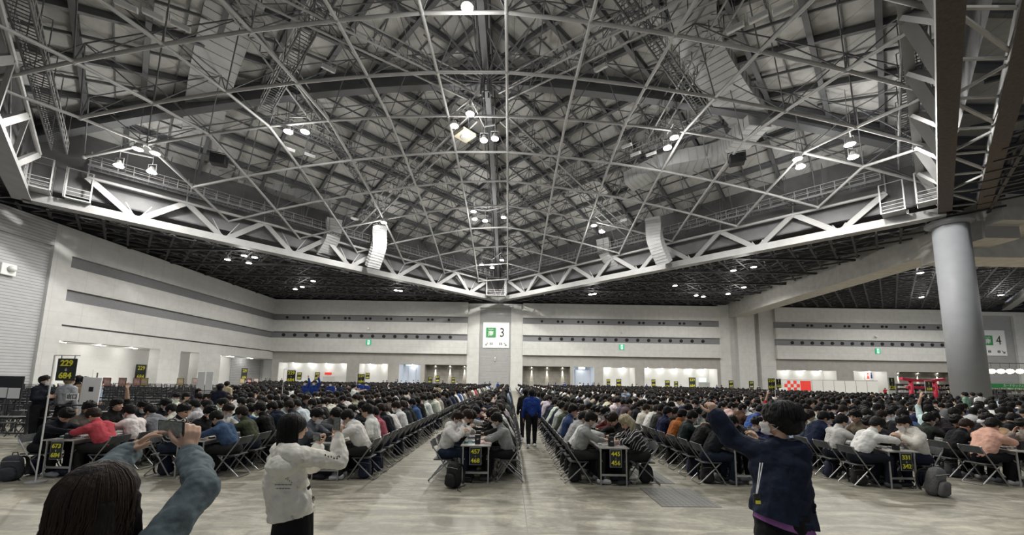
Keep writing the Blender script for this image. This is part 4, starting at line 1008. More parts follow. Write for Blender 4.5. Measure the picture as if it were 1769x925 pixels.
SPEC = {  # (row, side, seat): (colour word, colour, prototype, trousers, hair)
 (0, 'L', 0): ('black', (.010, .012, .018), 4), (0, 'L', 1): ('grey-brown', (.10, .085, .075), 2), (0, 'R', 0): ('red', (.47, .07, .09), 4), (0, 'R', 1): ('white', (.72, .66, .64), 0), (0, 'R', 2): ('grey', (.22, .23, .25), 1),
 (0, 'R', 3): ('white', (.7, .68, .6), 1), (0, 'L', 2): ('black', (.012, .012, .012), 8),
 (1, 'L', 0): ('black striped', (.03, .03, .04), 2, (.02, .03, .05)), (1, 'L', 1): ('black', (.01, .01, .012), 3), (1, 'L', 2): ('white', (.65, .65, .62), 0), (1, 'R', 0): ('blue', (.048, .085, .16), 4), (1, 'R', 1): ('olive', (.055, .065, .035), 7), (1, 'R', 2): ('black', (.008, .008, .008), 0), (1, 'R', 3): ('dark navy', (.01, .014, .03), 1),
 (2, 'R', 0): ('white', (.72, .70, .66), 1), (2, 'R', 1): ('white', (.7, .7, .66), 2), (2, 'R', 2): ('red check', (.35, .09, .12), 0), (2, 'R', 3): ('black', (.012, .014, .02), 3), (2, 'L', 0): ('grey', (.11, .12, .14), 7), (2, 'L', 1): ('dark grey', (.08, .085, .09), 4), (2, 'L', 2): ('white', (.7, .7, .7), 0), (2, 'L', 3): ('pale blue', (.3, .42, .65), 7),
 (2, 'R', 4): ('white', (.72, .7, .67), 4), (2, 'R', 5): ('white', (.7, .7, .7), 0),
 (3, 'L', 0): ('white', (.74, .72, .69), 5, (.014, .022, .042)), (3, 'L', 1): ('white', (.70, .70, .66), 1), (3, 'L', 2): ('black', (.012, .012, .012), 4), (3, 'L', 3): ('charcoal', (.03, .03, .03), 2), (3, 'R', 0): ('grey', (.28, .285, .28), 0, (.012, .012, .015)), (3, 'R', 1): ('charcoal', (.02, .02, .02), 3), (3, 'R', 2): ('black', (.012, .012, .012), 4), (3, 'R', 3): ('white', (.7, .7, .67), 1),
 (4, 'L', 0): ('light grey', (.27, .275, .27), 0), (4, 'L', 1): ('white', (.70, .70, .68), 4), (4, 'L', 2): ('light grey', (.40, .40, .40), 1), (4, 'L', 3): ('blue', (.04, .07, .16), 2), (4, 'L', 4): ('pale grey', (.35, .36, .38), 3), (4, 'L', 5): ('olive', (.05, .06, .04), 0),
 (4, 'R', 0): ('black and white striped', (.06, .06, .06), 6), (4, 'R', 1): ('black', (.01, .01, .01), 4), (4, 'R', 2): ('black', (.014, .012, .012), 6), (4, 'R', 3): ('dark red', (.12, .03, .03), 7),
 (5, 'L', 0): ('black', (.008, .009, .012), 4), (5, 'L', 1): ('black', (.012, .012, .012), 4), (5, 'L', 2): ('dark green', (.012, .02, .02), 0), (5, 'L', 3): ('orange', (.33, .11, .03), 3), (5, 'L', 4): ('navy', (.012, .016, .05), 2), (5, 'L', 5): ('charcoal', (.03, .03, .03), 0), (5, 'L', 6): ('white', (.74, .73, .70), 1), (5, 'L', 7): ('cream', (.6, .57, .5), 0),
 (6, 'L', 0): ('white', (.75, .74, .72), 4), (6, 'L', 1): ('light grey', (.52, .51, .49), 0), (6, 'L', 2): ('navy', (.012, .018, .045), 1), (6, 'R', 0): ('cream', (.72, .69, .63), 5, (.012, .014, .035)), (6, 'R', 1): ('black', (.012, .012, .016), 4), (6, 'R', 2): ('grey-brown', (.17, .14, .10), 2), (6, 'R', 3): ('navy', (.02, .03, .05), 3),
 (7, 'L', 0): ('pale pink', (.72, .42, .33), 1), (7, 'L', 1): ('black', (.012, .013, .015), 4), (7, 'L', 2): ('dark green', (.03, .035, .03), 0), (7, 'R', 0): ('grey-beige', (.33, .29, .25), 3)}
seats = []
for ri, (X, Y0, nm) in enumerate(ROWS):
    Yend = 68 if X > -18 else 66
    k = 0; y = Y0+.32
    while y < Yend:
        for sd in 'LR': seats.append((ri, sd, k, X+(-.66 if sd == 'L' else .66), y))
        k += 1; y += .6
        if k % 12 == 0: y += .55
def scr(x, y, z):
    q = CM.transposed() @ (Vector((x, y, z))-Vector((0, 0, CAM_H)))
    return (884.5+FPX*q.x/-q.z, 580-FPX*q.y/-q.z) if q.z < -.1 else (-9999, 0)
vis = [s for s in seats if -30 < scr(s[3], s[4], 1)[0] < 1800]
vis.sort(key=lambda s: s[3]**2+s[4]**2)
# the place behind the tall column cannot be seen
near = vis[:262]; far = vis[262:]
cnt = {}
for (ri, sd, k, x, y) in near:
    rk = random.Random(ri*1000+k*2+(sd == 'L')); nm = ROWS[ri][2]; side = 'left' if sd == 'L' else 'right'; rz = -PI/2 if sd == 'L' else PI/2
    c = dup(chair0, (x, y, 0), rz, 'grey steel folding chair, %s seat back, %s side of %s' % (ORD[k], side, nm), group='folding chairs at the table rows'); c['category'] = 'chair'
    sp = SPEC.get((ri, sd, k)); tr = rk.choice([(.008, .008, .010), (.010, .010, .012), (.012, .014, .022), (.02, .02, .02), (.012, .018, .032)]); hc = rk.choice(HAIR)[1]
    if sp: word, colr, pi = sp[:3]; tr = sp[3] if len(sp) > 3 else tr
    else:
        p = pick_top(rk); word, colr = p[0], p[1]; pi = rk.choice([0, 0, 1, 1, 2, 3, 4, 4, 5, 6, 7, 0, 4]) if rk.random() > .003 else 8
        colr = tuple(v*rk.uniform(.8, 1.15) for v in colr)
    if (ri, sd, k) == (4, 'R', 0): hc = (.42, .36, .24)
    o = dup(PROTO[pi], (x, y, 0), rz+rk.uniform(-.12, .12), 'person in %s, %s seat back, %s side of %s' % (word, ORD[k], side, nm), group='seated players', cols={'top': colr, 'trousers': tr, 'hair': hc, 'shoes': rk.choice([(.02, .02, .02), (.5, .5, .5), (.06, .06, .07)]), 'cap': rk.choice([(.03, .03, .03), (.6, .6, .6)])})
    o['category'] = 'person'
    s = rk.uniform(1.04, 1.12); o.scale = (s, s, s)
    if (ri, sd, k) in ((4, 'R', 0), (1, 'L', 0)):
        for ch in o.children:
            if ch.name.startswith('top'): ch.data = ch.data.copy(); ch.data.materials[0] = M['stripe']
# tables
fart = []
for ri, (X, Y0, nm) in enumerate(ROWS):
    y = Y0; n = 0
    while y < 66:
        if y < 23 and -60 < scr(X, y+.9, .7)[0] < 1830:
            t = dup(table0, (X, y, 0), 0, 'pale folding table with steel legs, %s from the front in %s' % (ORD[n], nm), group='folding tables'); t['category'] = 'table'
        elif -60 < scr(X, y, .7)[0] < 1830: fart.append((X, y))
        n += 1; y += 1.805
        if n % 4 == 0: y += .51
# things on the tables, for the front of each row
def on_table(mk, name): 
    t = link(name, None); mk(t); return t
def mk_box(t): MB().rbox((0, 0, .055), (.075, .055, .11), .004).build('body', M['objcol'], t); MB().rbox((0, 0, .095), (.079, .059, .034), .004).build('lid', M['black'], t); text('lettering', '457', .03, M['white'], t, (0, -.031, .05))
def mk_stand(t): MB().rbox((0, 0, .07), (.085, .05, .14), .004).build('body', M['black'], t); MB().box((-.036, -.028, .05), (.036, -.0255, .10)).build('plate', M['sign_black'], t)
def mk_mat(t): MB().rbox((0, 0, .0015), (.30, .20, .003), .001, seg=1).build('sheet', M['objcol'], t)
def mk_pile(t): MB().rbox((0, 0, .016), (.063, .088, .032), .002, seg=1).build('cards', M['objcol'], t); MB().rbox((0, 0, .033), (.062, .087, .002), .0008, seg=1).build('top_card', M['white'], t)
stand0, mat0, pile0 = on_table(mk_stand, 'number_stand'), on_table(mk_mat, 'playmat'), on_table(mk_pile, 'card_pile')
MATC = [('dark blue', (.05, .07, .16)), ('grey', (.25, .25, .28)), ('white', (.62, .62, .62)), ('black', (.02, .02, .02)), ('pinkish', (.5, .3, .32)), ('brown', (.3, .22, .15)), ('teal', (.1, .25, .28))]
num0 = {0: 673, 3: 457, 4: 445, 6: 331}
for ri, (X, Y0, nm) in enumerate(ROWS[:9]):
    for k in range(10 if ri < 8 else 4):
        y = Y0+.32+k*.6; rk = random.Random(ri*77+k)
        if not -20 < scr(X, y, .7)[0] < 1790: continue
        s = dup(stand0, (X+rk.uniform(-.03, .03), y-.16, .7305), rk.uniform(-.2, .2), 'small black table number stand by the %s seats of %s' % (ORD[k], nm), group='table number stands'); s['category'] = 'number stand'; s.scale = (1.25, 1.25, 1.3)
        if ri in num0 and k < 5: text('numeral', str(num0[ri]+k), .028, M['white'], s, (0, -.029, .075))
        for sg, side in ((-1, 'left'), (1, 'right')):
            w, c_ = rk.choice(MATC)
            if rk.random() < .8:
                m_ = dup(mat0, (X+sg*.155, y+.05, .7305), PI/2+rk.uniform(-.05, .05), '%s playmat before the %s seat, %s side of %s' % (w, ORD[k], side, nm), group='playmats', cols={'sheet': c_}); m_['category'] = 'playmat'
                z = .734
            else: z = .7305
            if rk.random() < .75:
                w, c_ = rk.choice(MATC); p_ = dup(pile0, (X+sg*.22, y-.03, z), rk.uniform(-.4, .4), 'pile of %s cards, %s seat, %s side of %s' % (w, ORD[k], side, nm), group='card piles', cols={'cards': c_}); p_['category'] = 'cards'
            if rk.random() < .5:
                p_ = dup(pile0, (X+sg*.07, y+.02, z if z < .731 else .734), rk.uniform(-.4, .4), 'white topped card pile, %s seat, %s side, %s' % (ORD[k], side, nm), group='card piles', cols={'cards': (.4, .4, .42)}); p_['category'] = 'cards'
for o in (stand0, mat0, pile0):
    for c_ in list(o.children): bpy.data.objects.remove(c_)
    bpy.data.objects.remove(o)
# signs on the row ends
def row_sign(X, Y, a, b_, lb, dx=0):
    t = thing('row_sign', lb, 'sign', (X+dx, Y-.025, .70))
    MB().box((-.115, -.004, -.335), (.115, .004, 0)).build('frame', M['steel_l'], t); MB().box((-.107, -.007, -.327), (.107, -.003, -.008)).build('panel', M['sign_black'], t)
    text('numeral', a, .115, M['yellow'], t, (0, -.01, -.085), bold=.002)
    if b_: text('numeral', b_, .115, M['yellow'], t, (0, -.01, -.255), bold=.002)
    MB().beam((0, -.009, -.15), (0, -.009, -.185), .008, .002).beam((-.012, -.009, -.172), (0, -.009, -.187), .006, .002).beam((.012, -.009, -.172), (0, -.009, -.187), .006, .002).build('arrow', M['white'], t)
row_sign(-8.72, 7.65, '673', '684', 'black sign 673 to 684 on the leftmost table end', .04); row_sign(-.63, 7.68, '457', '468', 'black sign with yellow 457 and 468 on the table end left of the aisle', .0)
row_sign(2.07, 7.63, '445', '456', 'black sign with yellow 445 and 456 on the table end right of the aisle', .02); row_sign(7.8, 7.68, '331', '342', 'black sign with yellow 331 and 342 above the grey backpack', .0)
row_sign(-3.58, 7.72, '5', '', 'black sign mostly hidden behind the arm of the white hoodie', -.02)
# ---- the far part of the crowd
lowm = [M['skin'], mat('far_hair', (.006, .0055, .005), .7, spec=.2), mat('far_trousers', (.016, .018, .024), .9)]+[mat('far_top_'+p[0].replace(' ', '_'), p[1], .9, var=.2, scale=.8) for p in PAL]
def low_fig(fig):
    P_ = fig['torso']+fig['arms']+fig['neck']+fig['legs']+[('e', fig['C']+Vector((0, -.01, .01)), (.102, .118, .13), fig['m'])]
    P_ = P_+[('c', a[3], .035, Vector(a[3])+(Vector(a[3])-Vector(a[1])).normalized()*.1, .025) for a in fig['arms'][1::2]]
    me = fuse(P_, .052, .012, 1); C, m = fig['C'], fig['m']; mi = m.transposed(); tag_ = []
    Ws = [Vector(a[3]) for a in fig['arms'][1::2]]
    for p in me.polygons:
        c = p.center; v = mi @ (c-C)
        if v.length < .17: k = 1 if (v.z > .02 or v.y < .055) else 0
        elif min((c-w).length for w in Ws) < .09: k = 0
        elif c.z < .62 and c.y > .12 or c.z < .5: k = 2
        else: k = 3
        tag_.append(k)
    V = np.array([v.co[:] for v in me.vertices]); F = [tuple(p.vertices) for p in me.polygons]
    return V, F, np.array(tag_)
LF = [low_fig(f) for f in (seated(.16, .55), seated(.24, .8, armR='cards'), seated(.10, .35, armL='lap'), seated(.2, .6, armR='face'), seated(.28, .9, armR='reach'))]
VV, FF, MI = [], [], []; nv = 0; rk = random.Random(5)
for (ri, sd, k, x, y) in far:
    if rk.random() < .05: continue
    V, F, T = rk.choice(LF); a = (-PI/2 if sd == 'L' else PI/2)+rk.uniform(-.2, .2); s = rk.uniform(1.04, 1.14)
    ca, sa = math.cos(a)*s, math.sin(a)*s; Q = np.empty_like(V); x += rk.uniform(-.09, .09); y += rk.uniform(-.08, .08); Q[:, 0] = V[:, 0]*ca-V[:, 1]*sa+x; Q[:, 1] = V[:, 0]*sa+V[:, 1]*ca+y; Q[:, 2] = V[:, 2]*s
    pi = PAL.index(pick_top(rk)); VV.append(Q); FF.append(np.array(F)+nv); MI.append(np.where(T == 3, 3+pi, T)); nv += len(V)
VV = np.concatenate(VV); FF = np.concatenate(FF); MI = np.concatenate(MI)
me = bpy.data.meshes.new('crowd'); me.vertices.add(len(VV)); me.vertices.foreach_set('co', VV.ravel()); me.loops.add(FF.size); me.loops.foreach_set('vertex_index', FF.ravel().astype(np.int32))
me.polygons.add(len(FF)); me.polygons.foreach_set('loop_start', np.arange(0, FF.size, 4, dtype=np.int32)); me.polygons.foreach_set('loop_total', np.full(len(FF), 4, dtype=np.int32))
for k in lowm: me.materials.append(k)
me.polygons.foreach_set('material_index', MI.astype(np.int32)); me.polygons.foreach_set('use_smooth', np.ones(len(FF), dtype=bool)); me.update(); me.validate()
link('crowd', me, label='rest of the seated crowd of players filling the hall', cat='crowd', kind='stuff')
# far chairs: backrests, seats and legs
b = MB()
for (ri, sd, k, x, y) in far:
    s = -1 if sd == 'L' else 1
    b.box((x+s*.21, y-.2, .63), (x+s*.235, y+.2, .78)); 
    if y < 34:
        b.box((x-.18, y-.19, .41), (x+.18, y+.19, .43))
        for yy in (-.2, .2): b.beam((x+s*.24, y+yy, .78), (x-s*.23, y+yy, 0), .025, .025); b.beam((x+s*.27, y+yy, 0), (x-s*.12, y+yy, .41), .025, .025)
b.build('folding_chair_crowd', M['chair_pad'], label='rest of the folding chairs under the far crowd', cat='chairs', kind='stuff')
b = MB()
for X, y in fart:
    b.box((X-.3, y, .70), (X+.3, y+1.79, .73))
    for yy in (.06, 1.74):
        for xx in (-.25, .25): b.box((X+xx-.015, y+yy-.015, 0), (X+xx+.015, y+yy+.015, .7))
b.build('folding_table_crowd', M['table_top'], label='rest of the folding tables under the far crowd', cat='tables', kind='stuff')
# ---- standing people
def stand(px, d, pi, colr, lb, face=PI, h=1.0, tr=(.012, .012, .014), top=None, hair=(.01, .009, .009), z=0):
    q = at(px, 662, Y=d); s = h*1.0
    o = dup(SPROTO[pi], (q.x, d, z), face, lb, group='standing people', cols={'top': colr, 'trousers': tr, 'hair': hair}); o['category'] = 'person'; o.scale = (s, s, s)
    return o
BL = (.018, .048, .23); K = (.012, .012, .014)
man = stand(919, 11.9, 0, BL, 'person in bright blue jacket walking away down the middle aisle', 0, 1.01)
stand(908, 13.2, 0, K, 'person in dark clothes partly hidden in front of the blue jacket in the aisle', 0, 1.0)
stand(529, 22, 1, BL, 'first person in blue jacket raising an arm by the west stand', -.3+PI, 1.05); stand(544, 21.5, 1, BL, 'second person in blue jacket raising an arm, with face to the camera', PI, 1.07)
stand(572, 23, 2, BL, 'masked person in blue jacket with folded arms', PI, 1.02); stand(560, 25, 2, K, 'person in black standing between the blue jackets', 2.6); stand(588, 24, 0, (.02, .025, .045), 'person in dark navy standing right of the blue jackets', 1.2)
stand(611, 18, 3, (.74, .74, .72), 'person in white shirt standing among the tables, arm pointing', -1.2, 1.0); stand(622, 27, 2, BL, 'person in blue jacket standing behind the white shirt', PI, 1.05); stand(633, 28, 2, BL, 'another person in blue jacket beside the pillar', PI)
stand(381, 14, 0, (.012, .014, .03), 'person in dark navy hoodie standing by the white screen, back turned', 0, 1.0); stand(392, 18, 0, (.45, .38, .25), 'person in tan shirt standing by the white screen', 0, 1.02)
stand(756, 24, 0, (.42, .34, .22), 'person in tan jacket standing in the left crowd, back turned', 0); stand(1081, 19, 3, (.33, .45, .62), 'person in pale blue shirt standing in the right crowd', 2.2, 1.0)
stand(1665, 19, 0, (.22, .36, .27), 'person in pale green shirt standing before the round column', .4, 1.02); stand(1690, 20.5, 0, (.75, .75, .74), 'person in white shirt with dark backpack before the round column', -.3, 1.0); stand(1678, 21.5, 0, (.2, .2, .2), 'person in grey between green shirt and white shirt', 0, 1.0)
stand(75, 11.5, 2, (.012, .014, .022), 'person in black at the west fence, facing right', -1.4, 1.12); stand(118, 11.8, 0, (.33, .34, .36), 'person in grey t-shirt at the exit sign, back turned', 0, 1.12, hair=(.25, .17, .08)); stand(146, 14.5, 0, (.35, .25, .16), 'person in tan behind the white display board', .6, 1.1); stand(134, 15.2, 0, K, 'person in black cap behind the exit sign', .3, 1.12); stand(172, 17, 0, (.3, .38, .5), 'person in pale blue behind the display board', -.6, 1.0)
rk = random.Random(3); w12 = ['black', 'dark grey', 'blue', 'white', 'navy']
cols12 = {'black': K, 'dark grey': (.08, .08, .08), 'blue': BL, 'white': (.7, .7, .7), 'navy': (.02, .03, .06)}
for i, px in enumerate([458, 466, 486, 499, 662, 668, 684, 693, 701, 714, 722, 733, 745, 765, 790, 838, 846, 860, 948, 960, 975, 1002, 1008, 1016, 1024, 1034, 1050, 1092, 1100, 1117, 1176, 1238, 1246, 1298, 1310, 1345, 1362, 1380, 1402, 1425, 1452, 1468, 1475, 1506, 1528]):
    cw = rk.choice(w12) if px < 1350 else rk.choice(['red', 'black', 'white', 'red']); cc = cols12.get(cw, (.4, .03, .03))
    stand(px, rk.uniform(64, 72), rk.choice([0, 2, 3, 1 if i % 6 == 0 else 2]), cc, 'standing person in %s near the back wall, %s from the west' % (cw, (ORD+['forty-'+w for w in ORD])[i]), rk.uniform(2, 4.3), rk.uniform(.97, 1.06))
for o in PROTO+SPROTO+[chair0, table0]:
    for c_ in list(o.children): bpy.data.objects.remove(c_)
    bpy.data.objects.remove(o)
# ================================================================== the three people in front
from mathutils.bvhtree import BVHTree
def A(px, py, d): return at(px, py, Y=d)
def custom(name, label, C, f, u, hips, shL, shR, elL, wrL, elR, wrR, hL, hR, feet, parts, hs=1.0, voxel=.0065):
    """C head centre; f, u face and crown directions; hL/hR: (dir, back normal, thumb side, curl); parts: extra clothing recipes"""
    m = frame(f, u); C = Vector(C); hips = Vector(hips); shm = (shL+shR)/2; neck = shm+Vector((0, 0, .045)); ax = (shR-shL).normalized()
    lo, wa = hips, hips.lerp(shm, .42)
    torso = [('c', lo-ax*.05, .125, lo+ax*.05, .125), ('c', lo, .13, wa, .118), ('c', wa-ax*.045, .105, shm-ax*.07-Vector((0, 0, .12)), .118), ('c', wa+ax*.045, .105, shm+ax*.07-Vector((0, 0, .12)), .118),
             ('c', shL+ax*.03, .068, shR-ax*.03, .068), ('c', shm-Vector((0, 0, .04)), .088, neck, .06)]
    arms = [('c', shL, .062, elL, .047), ('c', elL, .046, wrL, .030), ('c', shR, .062, elR, .047), ('c', elR, .046, wrR, .030)]
    hands = hand_prims(wrL, *hL[:2], hL[2], hL[3], 1.05)+hand_prims(wrR, *hR[:2], hR[2], hR[3], 1.05)
    nk = [('c', neck-Vector((0, 0, .03)), .054, C-m @ Vector((0, .012, .05)), .050)]
    legs = []; 
    for s, ft in zip((-1, 1), feet):
        hp = hips+ax*s*.09; kn = hp.lerp(Vector(ft), .48)+Vector((0, .02, 0)); legs += [('c', hp, .092, kn, .062), ('c', kn, .06, Vector(ft)+Vector((0, 0, .09)), .042)]
    shoes = [('c', Vector(ft)+Vector((0, -.03, .05)), .042, Vector(ft)+Vector((0, .17, .04)), .034) for ft in feet]
    body = fuse(torso+arms+nk+legs+hands+[('c', p[1], .034, p[3], .028) for p in shoes]+head_prims(C, m, hs), .0062, smooth=1)
    for k in ('skin', 'eye', 'lip'): body.materials.append(M[k])
    paint_head(body, C, m, hs)
    root = link('person', body, label=label, cat='person')
    return root, dict(torso=torso, arms=arms, neck=neck, legs=legs, shoes=shoes, C=C, m=m, shm=shm, ax=ax, hips=hips, hands=hands)
def part(root, name, prims, vox, infl, sm, dsp, dsc, m, color=None, hem=None, ang=0):
    me = fuse(prims, vox, infl, sm, dsp, dsc, name)
    if hem is not None:                # cut the cloth off along the line of its hem
        p, q = hem; d_ = (q-p).normalized(); nn = d_.cross(Vector((0, 1, ang)).normalized())
        if nn.z > 0: nn = -nn
        bm = bmesh.new(); bm.from_mesh(me); g_ = list(bm.verts)+list(bm.edges)+list(bm.faces)
        r_ = bmesh.ops.bisect_plane(bm, geom=g_, plane_co=p, plane_no=nn, clear_outer=True)
        bmesh.ops.holes_fill(bm, edges=[e for e in bm.edges if e.is_boundary], sides=0); bm.to_mesh(me); bm.free()
    me.materials.append(m); return link(name, me, root, color=color)
def hair_strands(C, m, rad, n, length, seed, s=1.0, r0=.0045, front=False, wave=.012):
    """long tubes of hair that start at the parting, hug the skull and hang down"""
    rr = random.Random(seed); b = MB(); C = Vector(C)
    for k in range(n):
        a = rr.uniform(.42*PI, 1.58*PI) if not front else rr.uniform(.2*PI, 1.8*PI); a = a+PI/2-PI/2
        L = length*rr.uniform(.82, 1.05); pts = []; ph = rr.uniform(0, 6); lift = rr.uniform(.97, 1.06)
        for i in range(9):
            t = i/8
            if t < .5:
                th = t*2*PI/2*.98; v = Vector((math.sin(a)*rad[0]*math.sin(th)*lift, math.cos(a)*rad[1]*math.sin(th)*lift-.01, math.cos(th)*rad[2]*lift+.012))
            else:
                d = (t-.5)*2; v = Vector((math.sin(a)*rad[0]*lift*(1-.12*d), math.cos(a)*rad[1]*lift*(1-.1*d)-.01, .012-L*d))
                v += Vector((math.sin(ph+d*7)*wave*d, math.cos(ph+d*6)*wave*d, 0))
            pts.append(C+(m @ Vector((v.x, v.y, 0)))*s+Vector((0, 0, v.z))*s)
        b.path(pts, [r0*x for x in (.6, 1, 1.2, 1.2, 1.2, 1.1, 1, .8, .3)], 5)
    return b
def phone(loc, rz, rx, label, w=.15, h=.074, ry=0):
    t = thing('mobile_phone', label, 'phone', loc); t.rotation_euler = (rx, ry, rz)
    MB().rbox((0, 0, 0), (w, .009, h), .0035).build('body', M['black'], t)
    MB().box((-w/2+.006, -.0052, -h/2+.004), (w/2-.006, -.0046, h/2-.004)).build('screen', M['screen'], t)
    MB().tube((w*.36, .004, h*.2), (w*.36, .008, h*.2), .007, 10).tube((w*.36, .004, -h*.1), (w*.36, .008, -h*.1), .007, 10).build('lens_ring', M['steel'], t)
    return t
# ---- woman in the grey-blue shirt, west, arms up with a phone
d = 1.5; top = A(192, 798, d); C = Vector((top.x, d, top.z-.128)); sh = C+Vector((.0, -.03, -.25))
r, g = custom('w', 'person with long dark hair in grey-blue shirt holding up a phone', C, (.12, 1, .12), (0, 0, 1), sh+Vector((0, -.02, -.50)), sh+Vector((-.165, .02, 0)), sh+Vector((.165, -.0, 0)),
    A(168, 832, 1.66), A(226, 778, 1.88), A(350, 842, 1.70), A(326, 780, 1.92),
    ((.72, .08, .68), (-.5, -.35, .65), 1, .40), ((-.04, .05, 1), (.75, -.6, .1), -1, .95), [(C.x-.1, 1.35, 0), (C.x+.1, 1.4, 0)], None)
part(r, 'shirt', g['torso']+[a if i % 2 == 0 else ('c', a[1], a[2]+.006, Vector(a[1]).lerp(Vector(a[3]), .86), a[4]+.010) for i, a in enumerate(g['arms'])], .0075, .014, 2, .014, 16, M['cloth'], (.105, .135, .15))
for i in (1, 3):
    a = g['arms'][i]; p, q = Vector(a[1]), Vector(a[3]); part(r, 'cuff', [('c', p.lerp(q, .80), .054, p.lerp(q, .885), .052)], .006, 0, 1, .003, 30, M['cloth'], (.10, .13, .145))
part(r, 'trousers', g['legs'], .012, .016, 2, .006, 12, M['denim'], (.02, .02, .025)); part(r, 'shoes', g['shoes'], .01, .01, 1, 0, 1, M['shoe'], (.1, .1, .1))
me = fuse([('e', C+Vector((0, -.028, .030)), (.108, .112, .108), g['m']), ('c', C+Vector((-.055, -.06, 0)), .068, C+Vector((-.075, -.075, -.20)), .055), ('c', C+Vector((.05, -.06, 0)), .068, C+Vector((.06, -.07, -.20)), .055), ('c', C+Vector((0, -.07, 0)), .075, C+Vector((0, -.085, -.24)), .06),
           ('c', C+Vector((.085, .01, .0)), .026, C+Vector((.105, .03, -.14)), .016), ('c', C+Vector((-.085, .0, .0)), .03, C+Vector((-.115, .0, -.16)), .02)], .007, 0, 3, .004, 25, 'hair'); me.materials.append(M['hair'])
hh = link('hair', me, r, color=(.012, .008, .008))
hair_strands(C+Vector((0, -.02, .012)), g['m'], (.116, .118, .108), 900, .22, 4, r0=.0026, wave=.022).build('hair_strands', M['hair'], hh, True).color = (.020, .012, .009, 1)
pc = (A(296, 741, 1.90)); phone(pc, -.12, .12, 'black phone held sideways by the person in grey-blue shirt', .140, .078, .05)
# ---- woman in the white hoodie
d = 3.9; top = A(512, 716, d); C = Vector((top.x, d, top.z-.122)); f = Vector((.72, .66, 0)).normalized(); side = Vector((f.y, -f.x, 0)); sh = C+Vector((-.03, -.04, -.235))-f*.03
hip = A(511, 868, d); hip = Vector((hip.x, d-.02, .80))
r, g = custom('w2', 'person in white hoodie and black skirt seen from behind, right arm raised', C, (.72, .66, -.05), (0, 0, 1), hip, sh-side*.165, sh+side*.165+Vector((.03, 0, 0)),
    A(540, 806, 4.22), A(549, 772, 4.36), A(587, 799, 4.02), A(584, 756, 4.10), ((0, .1, 1), (-.6, -.7, 0), 1, .8), ((-.05, .1, 1), (0, -1, 0), -1, .75), [(hip.x-.08, 3.8, 0), (hip.x+.1, 4.0, 0)], None)
hood0 = A(487, 806, 3.70)
HC = (.74, .72, .66)
top_ = part(r, 'hoodie', g['torso']+[('c', g['hips']-Vector((0, 0, .18)), .17, g['shm']-Vector((0, 0, .25)), .15)]+[a if i % 2 == 0 else ('c', a[1], a[2]+.008, Vector(a[1]).lerp(Vector(a[3]), .95), a[4]+.006) for i, a in enumerate(g['arms'])], .009, .030, 2, .022, 9, M['cloth'], HC, (A(467, 896, 3.9), A(545, 884, 3.9)))
part(r, 'hood', [('e', hood0, (.13, .10, .10), Matrix.Identity(3)), ('e', hood0+Vector((-.02, -.01, -.06)), (.075, .06, .08), Matrix.Identity(3)), ('c', g['neck']-g['ax']*.08, .05, g['neck']+g['ax']*.07+Vector((0, .04, 0)), .045)], .008, .012, 2, .012, 14, M['cloth'], HC)
b = MB(); V = []; n = 28; H = [(.95, .13), (.86, .15), (.78, .17), (.55, .185), (.3, .20), (.12, .215)]
for z, rad in H: V += [Vector((hip.x+math.cos(2*PI*i/n)*(rad+(.01*math.sin(i*2.7) if z < .8 else 0)), hip.y+math.sin(2*PI*i/n)*rad*.8, z)) for i in range(n)]
b.add(V, [(j*n+i, j*n+(i+1) % n, (j+1)*n+(i+1) % n, (j+1)*n+i) for j in range(5) for i in range(n)]+[tuple(range(n))]); b.build('skirt', M['cloth'], r, True).color = (.008, .008, .009, 1)
part(r, 'shoes', g['shoes'], .01, .01, 1, 0, 1, M['shoe'], (.5, .5, .5))
me = fuse([('e', C+Vector((-.012, -.02, .025)), (.112, .120, .106), g['m']), ('c', C-f*.05, .075, C-f*.10+Vector((0, -.02, -.24)), .04), ('c', C-f*.05-side*.05, .05, C-f*.14-side*.08+Vector((0, 0, -.30)), .02), ('c', C-f*.02+side*.06, .045, C-f*.03+side*.06+Vector((0, -.02, -.17)), .03)], .008, 0, 3, .004, 25, 'hair'); me.materials.append(M['hair'])
hh = link('hair', me, r, color=(.008, .008, .008))
hair_strands(C+Vector((-.01, -.012, .008)), g['m'], (.116, .126, .110), 520, .22, 9, r0=.003, wave=.008).build('hair_strands', M['hair'], hh, True).color = (.009, .008, .008, 1)
q = A(582, 733, 4.06); phone(q, .1, 0, 'black phone held upright in the raised hand of the white hoodie', .07, .13)
q = A(547, 757, 4.33); phone(q, -.5, .1, 'dark phone held before the face of the white hoodie person', .12, .07)
def surf_marks(obj, pts, name, m, size):
    """small printed marks laid on the cloth where it faces the hall's front"""
    bm = bmesh.new(); bm.from_mesh(obj.data); tree = BVHTree.FromBMesh(bm); bm.free(); b = MB()
    for px, py, w, h in pts:
        o_, dr = Vector((0, 0, CAM_H)), ray(px, py).normalized(); hit = tree.ray_cast(o_, dr)
        if hit[0] is None: continue
        p, n = hit[0], hit[1]; x = Vector((0, 0, 1)).cross(n).normalized(); y = n.cross(x); p = p+n*.0015
        V = [p+x*w*a+y*h*c_+n*e for e in (0, .001) for a, c_ in ((-.5, -.5), (.5, -.5), (.5, .5), (-.5, .5))]
        b.add(V, [(3, 2, 1, 0), (4, 5, 6, 7), (0, 1, 5, 4), (1, 2, 6, 5), (2, 3, 7, 6), (3, 0, 4, 7)])
    return b.build(name, m, obj)
rk = random.Random(8); pts = []
for i in range(9): pts.append((478+i*3.2, 831-6*math.sin(i/8*PI)+.4*i, .008, .014))
for i in range(14): pts.append((476+i*2.1, 838, .009, .008 if i % 3 else .012))
for i in range(11): pts.append((477+i*2.4, 844.5, .011, .012 if i % 2 else .005))
for i in range(5): pts.append((484+i*3.3, 826, .012, .006))
